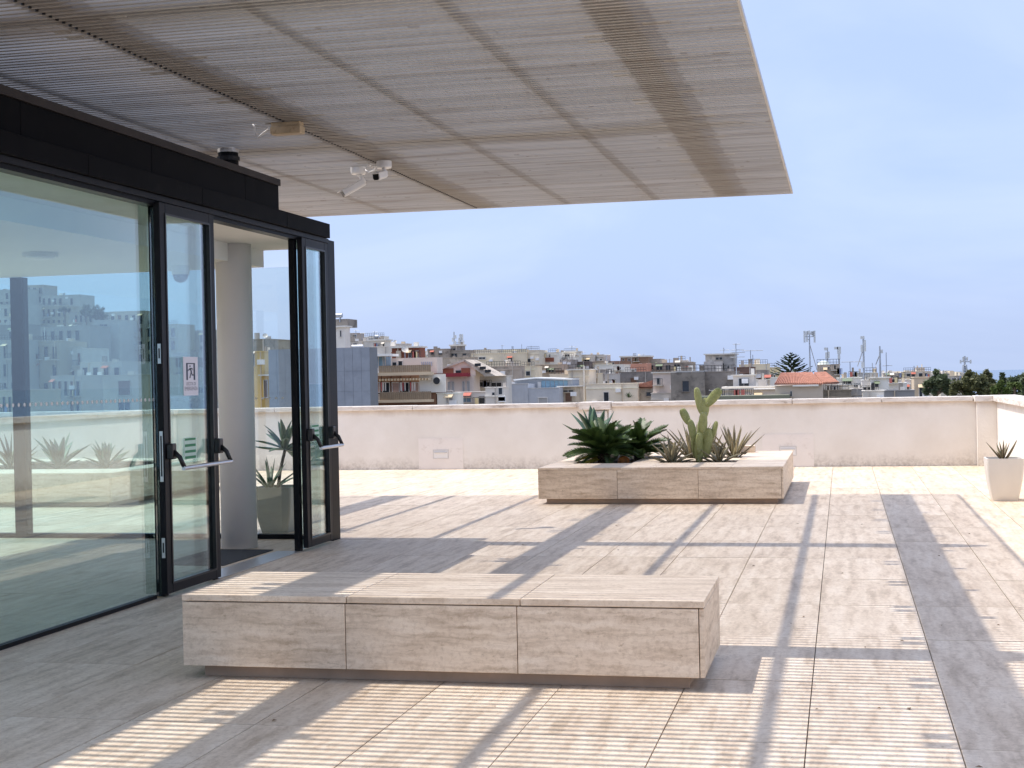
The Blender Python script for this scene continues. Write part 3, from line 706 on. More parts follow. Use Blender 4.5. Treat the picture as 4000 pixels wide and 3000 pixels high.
# jambs of the doorway
for a, b in ((11.03, 11.10), (12.96, 13.03)):
    box('jamb', M['black'], pav, XF-.03, XF+.03, a, b, .002, 2.964, bevel=.004)
box('jamb', M['black'], pav, XF-.04, XF+.03, 10.135, 10.20, .002, 2.964)
box('facade_pane', M['glass'], pav, XF-.006, XF+.006, 10.202, 11.028, .012, 2.964)
box('threshold', M['steel'], pav, XF-.20, XF+.04, 11.101, 12.949, .001, .008)
tag(box('door_mat', M['mat'], None, -6.0, -5.36, 11.9, 13.05, .001, .009), 'dark grey mat on the floor inside the doorway', 'mat')
t = thing('ceiling_lamp', (-6.89, 11.57, 2.8), 'round flat lamp on the pavilion ceiling behind the big pane', 'lamp')
MB().lathe([(.15, -.035), (.155, -.02), (.155, -.001)], (-6.89, 11.57, 2.8), 24).build('rim', M['fixture'], t)
MB().lathe([(.06, -.06), (.11, -.05), (.13, -.036)], (-6.89, 11.57, 2.8), 20).build('diffuser', M['white'], t, smooth=True)
t = thing('dome_camera', (-6.43, 13.4, 2.8), 'white dome camera hanging from the ceiling behind the door glass', 'camera')
MB().lathe([(.085, -.09), (.088, -.06), (.088, -.001)], (-6.43, 13.4, 2.8), 18).build('housing', M['white'], t)
MB().lathe([(.015, -.17), (.05, -.155), (.07, -.125), (.078, -.091)], (-6.43, 13.4, 2.8), 18).build('dome', M['charcoal'], t, smooth=True)
# rows of safety dots on the panes
dm = MB().tube([(0,0,0), (.0016,0,0)], .0125, 10).mesh('marker_dot'); dm.materials.append(M['dot'])
for k in range(34):
    link('marker_dot', dm, pav, loc=Vector((XF+.0065, 7.9+.0655*k, 1.50))-pav.location)
dr = MB().tube([(0,0,0), (0,-.0016,0)], .0125, 10).mesh('marker_dot'); dr.materials.append(M['dot'])
for k in range(40):
    x = -5.63-.0735*k
    if -8.56 < x: link('marker_dot', dr, pav, loc=Vector((x, 14.043, 1.452))-pav.location)

# ------------------------------------------------------------------ doors
def text_mesh(s, size, name):
    cu = bpy.data.curves.new(name, 'FONT'); cu.body = s; cu.size = size; cu.align_x = 'CENTER'; cu.align_y = 'CENTER'
    o = bpy.data.objects.new(name, cu); col.objects.link(o)
    bpy.context.view_layer.update()
    me = bpy.data.meshes.new_from_object(o.evaluated_get(bpy.context.evaluated_depsgraph_get()))
    bpy.data.objects.remove(o); return me
M['signwhite'] = plain('sign white', (.72, .71, .76), .5, .03, 8)
M['signnavy'] = plain('sign navy', (.012, .025, .06), .5, .05, 8)
M['signgrey'] = plain('sign grey print', (.12, .12, .15), .6, .05, 8)
M['labelgreen'] = plain('label green', (.02, .22, .08), .5, .05, 8)
M['labelwhite'] = plain('label white', (.55, .70, .60), .5, .05, 8)
XD0, XD1 = -5.035, -4.985
def door(y0, y1, label, lock_at_near):
    t = thing('glass_door', (XD1, (y0+y1)/2, 0), label, 'door', 'open door leaves of the pavilion')
    fw = .095; z0, z1 = .03, 2.99
    box('stile', M['charcoal'], t, XD0, XD1, y0, y0+fw, z0, z1, bevel=.004)
    box('stile', M['charcoal'], t, XD0, XD1, y1-fw, y1, z0, z1, bevel=.004)
    box('bottom_rail', M['charcoal'], t, XD0, XD1, y0+fw+.001, y1-fw-.001, z0, z0+.075, bevel=.004)
    box('top_rail', M['charcoal'], t, XD0, XD1, y0+fw+.001, y1-fw-.001, z1-.085, z1, bevel=.004)
    g = MB().box(XD0+.028, XD1+.006, y0+fw-.012, y0+fw+.006, z0+.07, z1-.08).box(XD0+.028, XD1+.006, y1-fw-.006, y1-fw+.012, z0+.07, z1-.08)
    g.box(XD0+.028, XD1+.006, y0+fw+.0062, y1-fw-.0062, z0+.068, z0+.084).box(XD0+.028, XD1+.006, y0+fw+.0062, y1-fw-.0062, z1-.094, z1-.078)
    g.build('gasket', M['plastic'], t)
    box('pane', M['glassd'], t, XD0+.02, XD0+.027, y0+fw-.01, y1-fw+.01, z0+.075, z1-.085)
    # panic bar
    pb = []
    for yy, sgn in ((y0+.06, 1), (y1-.06, -1)):
        a = box('lock_box', M['plastic'], t, XD1, XD1+.055, yy-.035, yy+.035, 1.045, 1.165, bevel=.008)
        MB().tube([(XD1+.045, yy, 1.10), (XD1+.095, yy, 1.06), (XD1+.13, yy, .985)], [.022, .019, .018], 8).build('lever_arm', M['plastic'], t, smooth=True)
    MB().tube([(XD1+.13, y0+.045, .978), (XD1+.13, y1-.045, .978)], .0165, 12).build('push_bar', M['steel'], t)
    if lock_at_near:
        for za, zb_ in ((1.77, 1.92), (.88, 1.26), (.305, .455)):
            o = box('lock_plate', M['steel'], t, XD0+.012, XD1-.012, y0-.003, y0-.0003, za, zb_)
            box('slot', M['plastic'], o, XD0+.019, XD1-.019, y0-.0045, y0-.0032, za+.04, zb_-.035)
    box('closer_arm', M['plastic'], t, XD0-.03, XD0-.002, y0+.15, y0+.5, 2.945, 2.962)
    return t
d1 = door(10.05, 11.02, 'open glass door leaf on the left of the doorway, with an exit sign', True)
d2 = door(13.0, 13.71, 'open glass door leaf on the right of the doorway, by the pavilion corner', False)
# exit sign (running figure, USCITA DI EMERGENZA)
XS = -5.003
s = thing('exit_sign', (XS, 10.56, 1.52), 'white exit sign with a running figure on the left door glass', 'sign')
ya, yb, za, zb2 = 10.43, 10.69, 1.522, 1.826
box('board', M['signwhite'], s, XS, XS+.004, ya, yb, za, zb2)
def sflat(name, poly, mat, x=XS+.0042, d=.0012):
    MB().prism([(x, ya+(yb-ya)*u, za+(zb2-za)*v) for u, v in poly], (d, 0, 0)).build(name, mat, s)
yw_ = lambda u0, u1, v0, v1: [(u0, v0), (u1, v0), (u1, v1), (u0, v1)]
sflat('door_frame_print', yw_(.19, .29, .40, .84), M['signnavy']); sflat('door_frame_print', yw_(.69, .79, .40, .84), M['signnavy']); sflat('door_frame_print', yw_(.2905, .6895, .815, .84), M['signnavy'])
fg = MB()
for poly in ([(.40,.76), (.45,.785), (.50,.76), (.45,.73)], [(.41,.71), (.60,.715), (.61,.69), (.43,.68)], [(.42,.70), (.30,.655), (.30,.635), (.45,.67)],
             [(.44,.695), (.53,.695), (.58,.60), (.50,.60)], [(.50,.61), (.56,.60), (.62,.535), (.56,.535)], [(.56,.545), (.72,.545), (.72,.515), (.56,.515)],
             [(.49,.60), (.54,.60), (.46,.45), (.39,.45)], [(.58,.71), (.62,.70), (.66,.655), (.63,.65)]):
    fg.prism([(XS+.0042, ya+(yb-ya)*u, za+(zb2-za)*v) for u, v in poly], (.0012, 0, 0))
fg.build('running_figure', M['signnavy'], s)
for body, v, sz in (('USCITA DI', .30, .037), ('EMERGENZA', .175, .041)):
    me = text_mesh(body, sz, 'lettering'); me.materials.append(M['signgrey'])
    me.transform(Matrix.Translation((XS+.0046, (ya+yb)/2, za+(zb2-za)*v)) @ Matrix(((0,0,1,0),(1,0,0,0),(0,1,0,0),(0,0,0,1))))
    link('lettering', me, s)
def green_label(ya, yb, za, zb, lab):
    t = thing('safety_label', (XS, (ya+yb)/2, za), lab, 'label', 'green striped safety labels')
    box('sheet', M['labelwhite'], t, XS, XS+.002, ya, yb, za, zb)
    h = zb-za
    for v in (.03, .30, .58, .87):
        box('stripe', M['labelgreen'], t, XS+.0021, XS+.003, ya+.012, yb-.012, za+h*v, za+h*(v+.12 if v < .8 else .97))
green_label(10.42, 10.635, 1.023, 1.193, 'green and white striped label on the left door glass')
green_label(13.20, 13.40, 1.03, 1.195, 'green and white striped label on the right door glass')
# ================================================================== LAND, SEA
def smooth(t): t = max(0, min(1, t)); return t*t*(3-2*t)
def ground_z(x, y):
    return -17 + 46*smooth((-x-45-.12*y)/330)*smooth((y-110)/330) - 24*smooth((y-520)/300)*smooth((x+140)/220)
M['land'] = plain('town ground', (.26, .23, .17), .95, .35, .05, dirt=(.03, .5, (.07, .09, .04), .9))
M['sea'] = plain('sea water', (.10, .16, .24), .25, .06, .002)
mb = MB(); nx, ny = 60, 60
for j in range(ny+1):
    for i in range(nx+1):
        x = -900 + 1700*i/nx; y = 42 + 1500*(j/ny)**1.4; mb.v.append((x, y, ground_z(x, y)))
for j in range(ny):
    for i in range(nx): a = j*(nx+1)+i; mb.f.append((a, a+1, a+nx+2, a+nx+1))
struct(mb.build('ground', M['land'], None))
mb = MB(); mb.v = [(-40000, 400, -46), (40000, 400, -46), (40000, 45000, -46), (-40000, 45000, -46)]; mb.f = [(0, 1, 2, 3)]
struct(mb.build('sea', M['sea'], None))

# ================================================================== TOWN
CR = {'1': (1250, 1150, 2.765), '2': (1950, 1250, 2.765), '3': (2600, 1250, 3.16), '4': (3200, 1250, 2.765), 'g': (0, 1000, 2.37), 'h': (600, 1350, 2.765)}
def DD(c, D): return D if c in '1h' else 90+.8*D          # depth of a town thing by part of the panorama
def P(c, u, v): a = CR[c]; return a[0]+u/a[2], a[1]+v/a[2]
_cm = {}
def cm(c, kind='w'):
    c = tuple(min(.8, q*1.14) for q in (c[0], c[1]*.965, c[2]*.90)); k = (c, kind)
    if k not in _cm:
        if kind == 'old': _cm[k] = plain('weathered render', c, .9, .22, .5, dirt=(.7, .50, tuple(x*.42 for x in c), .85))
        elif kind == 'flat': _cm[k] = plain('painted metal', c, .5, .08, 1.5)
        else: _cm[k] = plain('town render', c, .9, .10, .4, dirt=(.55, .60, tuple(x*.6 for x in c), .6))
    return _cm[k]
WHITE, CREAM, PINK, GREY, TAN, DKGREY = (.70,.68,.64), (.66,.59,.46), (.62,.54,.49), (.42,.40,.38), (.50,.43,.34), (.25,.23,.21)
BROWN, RUST, SALMON = (.20,.11,.07), (.22,.08,.05), (.50,.25,.18)
M['winglass'] = plain('dark window glass', (.025, .03, .035), .15, .2, 2)
M['winblue'] = plain('veranda glass', (.20, .33, .42), .12, .15, 1)
M['frame'] = plain('window frame white', (.6, .58, .55), .6, .05, 2)
M['shutter'] = plain('brown shutter', (.16, .085, .05), .7, .15, 6)
M['terra'] = plain('terracotta roof tiles', (.37, .165, .11), .85, .25, 2.2)
M['galv'] = plain('galvanised metal', (.38, .41, .45), .4, .12, 2, metal=.4)
M['blueclad'] = plain('grey blue wall cladding', (.245, .27, .31), .7, .10, .9, dirt=(.4, .52, (.19, .205, .235), .7))
M['slatwall'] = plain('pale corrugated wall', (.47, .48, .50), .7, .08, 1)
M['awning'] = plain('dark red awning', (.25, .02, .03), .7, .1, 2)
M['tanrail'] = plain('tan balcony slats', (.30, .22, .14), .8, .12, 2)
class Face:
    """a vertical wall plane through photo point (x, y) at depth D, turned by th"""
    def __init__(s, c, u, v, D, th=0):
        D = DD(c, D); s.c = c; s.p = at(*P(c, u, v), D); s.th = th
        s.d = Vector((math.cos(th), math.sin(th), 0)); s.n = Vector((math.sin(th), -math.cos(th), 0))
    def hit(s, u, v):
        d = ray(*P(s.c, u, v)); t = s.n.dot(s.p-C0)/s.n.dot(d); q = C0+d*t
        return (q-s.p).dot(s.d), q.z
    def pt(s, a, z, out=0): q = s.p + s.d*a + s.n*out; return Vector((q.x, q.y, z))
    def slab(s, mb, a0, a1, z0, z1, o0, o1):
        b = [s.pt(a0, z0, o1), s.pt(a1, z0, o1), s.pt(a1, z0, o0), s.pt(a0, z0, o0)]
        mb.hexa(b, [Vector((q.x, q.y, z1)) for q in b]); return mb
def part(f, name, rect, mat, parent, o0=.0, o1=.06, label=None):
    a0, z1 = f.hit(rect[0], rect[1]); a1, z0 = f.hit(rect[2], rect[3])
    a0, a1 = min(a0, a1), max(a0, a1); z0, z1 = min(z0, z1), max(z0, z1)
    return f.slab(MB(), a0, a1, z0, z1, o0, o1).build(name, mat, parent, label=label)
def window(f, rect, parent, kind='w', fm=None):
    a0, z1 = f.hit(rect[0], rect[1]); a1, z0 = f.hit(rect[2], rect[3])
    if a1 < a0: a0, a1 = a1, a0
    if z1 < z0: z0, z1 = z1, z0
    fw = .09*min(1, (a1-a0)/1.2)+.02
    mb = MB()
    f.slab(mb, a0-fw, a0, z0, z1, .002, .10); f.slab(mb, a1, a1+fw, z0, z1, .002, .10)
    f.slab(mb, a0-fw, a1+fw, z1+.001, z1+fw, .002, .12); f.slab(mb, a0-fw-.05, a1+fw+.05, z0-fw, z0-.001, .002, .2)
    o = mb.build('window', fm or M['frame'], parent)
    pane = {'w': M['winglass'], 'b': M['winblue'], 's': M['shutter'], 'p': cm((.42,.30,.26), 'flat'), 'g': cm((.35,.35,.36), 'flat')}[kind]
    f.slab(MB(), a0+.001, a1-.001, z0+.001, z1-.001, .003, .035).build('pane', pane, o)
    if kind in 'wb' and a1-a0 > .9:
        m_ = (a0+a1)/2
        f.slab(MB(), m_-.03, m_+.03, z0+.001, z1-.001, .036, .07).build('mullion', M['frame'], o)
    return o
RAILM = plain('iron railing', (.05, .045, .04), .6, .1, 2)
def clutter(f, a1, zt, t, colr, wins, seed):
    rr = random.Random(seed)
    if rr.random() < .45:                       # roof terrace railing
        mb = MB(); a0, b0 = (0, a1) if rr.random() < .5 else sorted((a1*rr.uniform(0, .5), a1*rr.uniform(.5, 1)))
        for z in (.45, .9): f.slab(mb, a0, b0, zt+z-.03, zt+z+.03, -.2, -.14)
        n = max(3, int((b0-a0)/.45))
        for k in range(n+1): q = a0+(b0-a0)*k/n; f.slab(mb, q-.025, q+.025, zt+.05, zt+.9, -.2, -.14)
        mb.build('railing', RAILM, t)
    if rr.random() < .6:
        q = a1*rr.uniform(.05, .95); f.slab(MB(), q, q+.12, zt-rr.uniform(3, 8), zt, .002, .14).build('drain_pipe', cm(rr.choice((TAN, GREY, (.6,.58,.55)))), t)
    if rr.random() < .55:
        z = zt-rr.uniform(.5, 1.0); f.slab(MB(), -.06, a1+.06, z, z+.14, .002, .1).build('string_course', cm(tuple(min(.8, x*1.15) for x in colr)), t)
    for k in range(rr.randint(0, 2)):
        q = a1*rr.uniform(.05, .8); z = zt-rr.uniform(.9, 3.2); f.slab(MB(), q, q+.75, z, z+.55, .003, .36).build('wall_unit', M['white'], t)
    for w_ in list(wins)[:6]:
        a0, z1 = f.hit(w_[0], w_[1]); b0, z0 = f.hit(w_[2], w_[3]); r_ = rr.random()
        if r_ < .22:                            # sun blind
            b = [f.pt(a0-.15, z1-.1, .9), f.pt(b0+.15, z1-.1, .9), f.pt(b0+.15, z1+.25, .13), f.pt(a0-.15, z1+.25, .13)]
            MB().hexa(b, [p_+Vector((0, 0, .05)) for p_ in b]).build('sun_blind', cm(rr.choice(((.55,.45,.3), (.16,.2,.13), (.4,.12,.08), (.6,.57,.5))), 'flat'), t)
        elif r_ < .5:                           # balcony
            f.slab(MB(), a0-.5, b0+.5, z0-.25, z0-.12, .003, 1.0).build('balcony_floor', cm((.5,.47,.43)), t)
            mb = MB(); f.slab(mb, a0-.5, b0+.5, z0+.72, z0+.78, .93, .98); n = max(4, int((b0-a0+1)/.22))
            for k in range(n+1): q = a0-.5+(b0-a0+1)*k/n; f.slab(mb, q-.02, q+.02, z0-.12, z0+.72, .93, .97)
            mb.build('balcony_railing', RAILM, t)
            if rr.random() < .5:
                for k in range(rr.randint(1, 3)): q = a0-.3+(b0-a0+.4)*rr.random(); f.slab(MB(), q, q+.4, z0-.1, z0+.68, .99, 1.01).build('laundry', cm(rr.choice(((.75,.74,.72), (.2,.25,.4), (.5,.15,.12), (.7,.6,.35))), 'flat'), t)
def house(c, u0, u1, v, D, label, colr, depth=9, th=0, wins=(), roof='rim', kind='w', name='town_house', cat='house', zb=None, group='houses of the town', mat=None):
    if c == '1': depth *= .4
    f = Face(c, u0, v, D, th); a1, _ = f.hit(u1, v); zt = f.p.z
    base = f.pt(a1/2, 0); gz_ = ground_z(base.x, base.y) - 2 if zb is None else zb
    t = thing(name, (base.x, base.y, gz_), label, cat, group)
    m_ = mat or cm(colr, kind)
    f.slab(MB(), 0, a1, gz_, zt, -depth, 0).build('wall', m_, t)
    if roof == 'rim':
        mb = MB(); h = .22
        f.slab(mb, -.08, a1+.08, zt-.001, zt+h*.4, -.3, .08)
        f.slab(mb, -.08, a1+.08, zt-.001, zt+h*.4, -depth-.08, -depth+.3)
        f.slab(mb, -.08, .3, zt-.001, zt+h*.4, -depth+.301, -.301); f.slab(mb, a1-.3, a1+.08, zt-.001, zt+h*.4, -depth+.301, -.301)
        mb.build('roof_edge', cm(tuple(min(.8, x*1.08) for x in colr)), t)
    elif roof == 'slab':
        f.slab(MB(), -.25, a1+.25, zt+.001, zt+.0011*D, -depth-.25, .35).build('roof_slab', cm((.62,.61,.58)), t)
    if not wins and len(label) and v < 760 and name == 'town_house':
        rr = random.Random(int(u0*7+v)); sp = 3.1/(DD(c, D)/F/CR[c][2]); nw = max(1, int((u1-u0)/sp*.7))
        for k_ in range(nw):
            if rr.random() < .65:
                ua = u0+(u1-u0)*(k_+.35)/nw; wins = (*wins, (ua, v+sp*rr.uniform(.28, .4), ua+sp*rr.uniform(.2, .4), v+sp*rr.uniform(.7, .85), rr.choice('wwgs')))
    if roof and mat is None and name == 'town_house':
        rr = random.Random(int(u1*3+v)); 
        for k_ in range(rr.randint(0, 2)):
            aa = a1*rr.uniform(.1, .85); w2 = min(a1*.15, rr.uniform(.4, 1.1)); bk = depth*rr.uniform(.2, .7)
            f.slab(MB(), aa, aa+w2, zt-.01, zt+rr.uniform(.4, 1.1), -bk-w2, -bk).build(rr.choice(('chimney', 'water_box')), cm(rr.choice((GREY, TAN, WHITE, DKGREY))), t)
    dark = c in 'g' or kind == 'old'
    for w_ in wins: window(f, w_[:4], t, w_[4] if len(w_) > 4 else 'w', cm(tuple(x*.8 for x in colr)) if dark else None)
    if name == 'town_house' and roof and mat is None and D < 420 and a1 > 1.2: clutter(f, a1, zt, t, colr, wins, int(u0*5+v*3+D))
    return t, f, a1, zt
def antenna(c, u, v0, v1, D, label, bars=((.9, 1.1), (.75, .8)), r=.05):
    r *= DD(c, D)/D; D = DD(c, D); p = at(*P(c, u, v1), D); top = at(*P(c, u, v0), D).z
    t = thing('rooftop_antenna', p, label, 'antenna', 'rooftop aerials of the town')
    MB().tube([(p.x, p.y, p.z-.6), (p.x, p.y, top)], r, 5).build('pole', M['galv'], t)
    for fr, ln in bars:
        z = p.z + (top-p.z)*fr
        mb = MB().tube([(p.x-ln*.4, p.y, z), (p.x+ln*.6, p.y, z)], r*.7, 4)
        for k in range(5): mb.tube([(p.x-ln*.35+ln*.22*k, p.y-.25, z), (p.x-ln*.35+ln*.22*k, p.y+.25, z+.05)], r*.4, 4)
        mb.build('aerial', M['galv'], t)
    return t
def dish(c, u, v, D, rad, label, foot=.8):
    D = DD(c, D); rad = rad/CR[c][2]/F*D; foot *= rad; p = at(*P(c, u, v), D); t = thing('satellite_dish', (p.x, p.y, p.z-foot-rad), label, 'satellite dish', 'satellite dishes of the town')
    mb = MB(); n = Vector((.35, -.8, .5)).normalized(); a = n.orthogonal().normalized(); b = n.cross(a); S = 18
    for j in range(5):
        r_ = rad*j/4
        for k in range(S): an = 2*math.pi*k/S; mb.v.append(tuple(p + (a*math.cos(an)+b*math.sin(an))*r_ + n*(.25*rad*(j/4)**2)))
    for j in range(4):
        for k in range(S): q = j*S+k; w_ = j*S+(k+1) % S; mb.f.append((q, w_, w_+S, q+S))
    mb.build('reflector', cm((.55,.52,.48), 'flat'), t, smooth=True)
    MB().tube([p-n*.05, p+Vector((0,0,-rad-foot))], .10*rad, 6).build('stand', M['galv'], t)
    MB().tube([p-b*rad*.9, p+n*rad*.8], .06*rad, 4).build('feed_arm', M['galv'], t)
    return t
def mast(c, u, v0, v1, D, label, r=.18, panels=(), stay=None, lattice=False):
    D = DD(c, D); px_ = D/F/CR[c][2]; r = r*50*px_; p = at(*P(c, u, v1), D); top = at(*P(c, u, v0), D).z; h = top-p.z
    t = thing('radio_mast', p, label, 'mast', 'radio masts above the roofs')
    m_ = M['galv']
    if lattice:
        mb = MB(); s0, s1 = h*.10, h*.045
        for sx, sy in ((1,1), (-1,1), (-1,-1), (1,-1)): mb.tube([(p.x+sx*s0, p.y+sy*s0, p.z), (p.x+sx*s1, p.y+sy*s1, p.z+h*.62)], r, 4)
        for k in range(6):
            a = k/6; s = s0+(s1-s0)*a; b = (k+1)/6; s2 = s0+(s1-s0)*b
            for sx, sy, tx, ty in ((1,1,-1,1), (-1,1,-1,-1), (-1,-1,1,-1), (1,-1,1,1)): mb.tube([(p.x+sx*s, p.y+sy*s, p.z+h*.62*a), (p.x+tx*s2, p.y+ty*s2, p.z+h*.62*b)], r*.5, 4)
        mb.build('lattice', m_, t); MB().tube([(p.x, p.y, p.z+h*.55), (p.x, p.y, top)], r, 6).build('pole', m_, t)
    else:
        MB().tube([(p.x, p.y, p.z-1), (p.x, p.y, p.z+h*.5), (p.x, p.y, top)], [r*1.2, r, r*.8], 8).build('pole', m_, t)
    for (du, va, vb, wd) in panels:
        a = at(*P(c, u+du, va), D); b = at(*P(c, u+du, vb), D); wd *= 50*px_
        box('antenna_panel', cm((.50,.54,.58), 'flat'), t, a.x-wd/2, a.x+wd/2, D-.15, D+.1, b.z, a.z)
        MB().tube([(a.x, D, (a.z+b.z)/2), (p.x, D, (a.z+b.z)/2)], r*.4, 4).build('strut', m_, t)
    if stay:
        q = at(*P(c, *stay), D+1.5); MB().tube([(p.x, p.y, p.z+h*.72), q], r*.5, 5).build('stay', m_, t)
    return t
def tank(c, u0, u1, v0, v1, D, label, mat='galv'):
    D = DD(c, D); a = at(*P(c, u0, v0), D); b = at(*P(c, u1, v1), D); r = (a.z-b.z)/2
    t = thing('water_tank', ((a.x+b.x)/2, D, b.z-.5), label, 'water tank', 'rooftop water tanks')
    MB().tube([(a.x, D, (a.z+b.z)/2), (b.x, D, (a.z+b.z)/2)], r, 14).build('drum', M[mat], t)
    for x in (a.x*.8+b.x*.2, a.x*.2+b.x*.8): box('leg', M['galv'], t, x-.06, x+.06, D-r*.7, D+r*.7, b.z-.6, b.z+r*.3)
    return t

# ---- left end: white tower, clad wall, brown balconies
t, f, a1, zt = house('1', 60, 272, 360, 172, 'slim white stair tower with a slit window at the left end of the skyline', WHITE, 4.5, wins=((218, 392, 232, 455),), roof='slab', name='stair_tower', cat='tower', group=None)
part(f, 'roof_cage', (105, 268, 290, 350), cm(DKGREY, 'old'), t, -4, -.4)
tank('1', 128, 240, 206, 250, 172.5, 'silver water drum on top of the slim white tower')
f = Face('1', -560, 598, 140); a1, _ = f.hit(535, 598); zt = f.p.z; gz_ = ground_z(-45, 140)-2
bl = thing('clad_building', (f.pt(a1/2, 0).x, 140, gz_), 'windowless block clad in grey-blue sheets, left of the balconies', 'building')
f.slab(MB(), 0, a1, gz_, zt, -2.5, -.03).build('core', cm((.19,.205,.23)), bl)
for i in range(12):
    zz = [zt, zt-2.4, zt-4.45, zt-6.3, zt-9]
    for j in range(4):
        f.slab(MB(), a1*i/12+.012, a1*(i+1)/12-.012, zz[j+1]+.012, zz[j]-.012, -.03, random.uniform(-.004, .008)).build('panel', M['blueclad'], bl)
tank('1', 345, 466, 545, 580, 146, 'white boiler drum lying on the roof of the grey-blue block', 'white')

t, f, a1, zt = house('1', 552, 1250, 868, 150, 'brown house with two slatted balconies beside the grey-blue block', BROWN, 9, roof=None, name='balcony_house', group=None)
part(f, 'side_wall', (1080, 866, 1362, 1055), cm(WHITE), t, 0, .35, label='white plastered right part of the facade')
for k in range(5):
    u = 566+105*k
    part(f, 'wall_panel', (u, 880, u+95, 944), cm((.33,.20,.13)), t, .0, .10)
    window(f, (u+8, 956, u+80, 1056, 'p' if k % 2 == 0 else 'w'), t, 'p' if k % 2 == 0 else 'w')
    if k in (1, 3, 4):
        for q in range(3): part(f, 'hanging_towel', (u+14+22*q, 950, u+27+22*q, 1040), cm(((.7,.68,.66), (.45,.1,.1), (.66,.6,.56))[(q+k) % 3], 'flat'), t, .9, .93)
window(f, (1092, 948, 1152, 1042), t, 'g'); window(f, (578, 1085, 640, 1150), t, 'g')
for (u0, v0, u1, v1, vs) in ((680, 772, 1238, 848, 868), (690, 1055, 1243, 1140, 1158)):
    s_ = part(f, 'balcony_floor', (u0-125, v1+2, u1, vs), cm((.55,.45,.33)), t, .36, 1.5)
    a0, z1 = f.hit(u0, v0); aa, z0 = f.hit(u1, v1)
    n = 26
    for k in range(n):
        f.slab(MB(), a0+(aa-a0)*k/n+.01, a0+(aa-a0)*(k+1)/n-.02, z0, z1, 1.38, 1.42+.02*(k % 2)).build('balcony_slat', M['tanrail'], t)
    for k in range(17): f.slab(MB(), a0+(aa-a0)*(k+.2)/17, a0+(aa-a0)*(k+.5)/17, z0-.75, z0-.52, .36, 1.65).build('balcony_bracket', cm((.55,.45,.33)), t)
part(f, 'attic_wall', (735, 690, 1232, 852), cm(PINK), t, -3.5, -1.2)
fa = Face('1', 735, 690, 151.2)
window(fa, (785, 735, 828, 790), t); window(fa, (848, 722, 890, 770), t)
for k in range(6): part(fa, 'vent_pipe', (1096+21*k, 728, 1107+21*k, 775), cm((.35,.36,.45), 'flat'), t, .02, .12)
part(f, 'veranda_roof', (545, 645, 752, 666), cm((.72,.72,.72)), t, -3.4, .2); part(f, 'veranda_glass', (550, 667, 676, 790), M['winblue'], t, -3.0, -.9)
for u in (548, 604, 655, 676): part(f, 'veranda_post', (u, 667, u+8, 830), M['frame'], t, -.85, -.7)
ac = thing('air_conditioner', f.pt(f.hit(1280, 950)[0], f.hit(1280, 955)[1], .35), 'white air conditioner on the white wall right of the brown balconies', 'air conditioner')
part(f, 'casing', (1255, 912, 1306, 955), M['white'], ac, .352, .75); a, z = f.hit(1280, 932)
MB().tube([f.pt(a, z, .752), f.pt(a, z, .79)], .38, 14).build('fan_grille', M['plastic'], ac)

t, f, a1, zt = house('1', 775, 1075, 582, 168, 'rust coloured rooftop shed with a big satellite dish in front', RUST, 6, roof='slab', wins=((960, 625, 985, 680, 'w'), (1035, 610, 1065, 680, 'p')), group=None)
part(f, 'pale_wall', (828, 610, 880, 690), cm(TAN), t, 0, .3)
dish('1', 917, 598, 163, 40, 'big beige satellite dish in front of the rust coloured shed', 1.5)
dish('1', 810, 510, 240, 19, 'small grey satellite dish on the pale roofs left of the rust coloured shed')

# gabled pink house with red awning
t, f, a1, zt = house('1', 1275, 1655, 885, 170, 'pink white gabled house with a dark red awning', PINK, 8, roof=None, wins=((1382, 945, 1408, 1046, 'g'), (1424, 945, 1450, 1046, 'g'), (1540, 940, 1564, 1050, 'g'), (1592, 940, 1620, 1050, 'g')), group=None)
part(f, 'awning', (1365, 852, 1626, 886), M['awning'], t, .0, 1.3)
q = [f.pt(*f.hit(u, v)) for u, v in ((1285, 884), (1285, 790), (1540, 708), (1655, 790), (1660, 884))]
MB().prism([p_+f.n*(-1.0) for p_ in q], -f.n*5).build('gable_wall', cm(PINK), t)
part(f, 'attic_opening', (1445, 822, 1500, 850), M['winglass'], t, -.98, -.9); part(f, 'attic_wall_panel', (1290, 800, 1420, 850), cm(RUST), t, -.98, -.9); part(f, 'attic_wall_panel', (1505, 795, 1600, 850), cm(RUST), t, -.98, -.85)
q = [f.pt(*f.hit(u, v)) for u, v in ((1275, 800), (1540, 702), (1545, 722), (1280, 816))]
MB().prism([p_+f.n*(-.6) for p_ in q], -f.n*6).build('roof_slope', cm((.45,.42,.38)), t)
q = [f.pt(*f.hit(u, v)) for u, v in ((1545, 702), (1885, 880), (1770, 886), (1540, 722))]
MB().prism([p_+f.n*(-.6) for p_ in q], -f.n*6).build('roof_slope', cm((.45,.40,.35), 'old'), t)
for k in range(3): part(f, 'roof_window', (1660+55*k, 745+34*k, 1725+55*k, 775+34*k), M['winglass'], t, -.58, -.45)
house('1', 1655, 2015, 892, 176, 'low white terrace house just right of the red awning', (.60,.58,.55), 7, wins=((1700, 950, 1830, 990), (1850, 955, 1960, 1000, 'w')))
house('1', 1265, 1485, 1075, 150, 'white roof terrace edge below the pink gabled house', WHITE, 6, wins=((1370, 1105, 1432, 1170, 'g'),))
house('1', 1440, 1800, 1062, 160, 'pale lower flats with tall narrow windows under the red awning', (.62,.59,.56), 6, wins=((1470, 1120, 1500, 1190, 'g'), (1535, 1090, 1630, 1160, 'b'), (1720, 1100, 1780, 1180)))
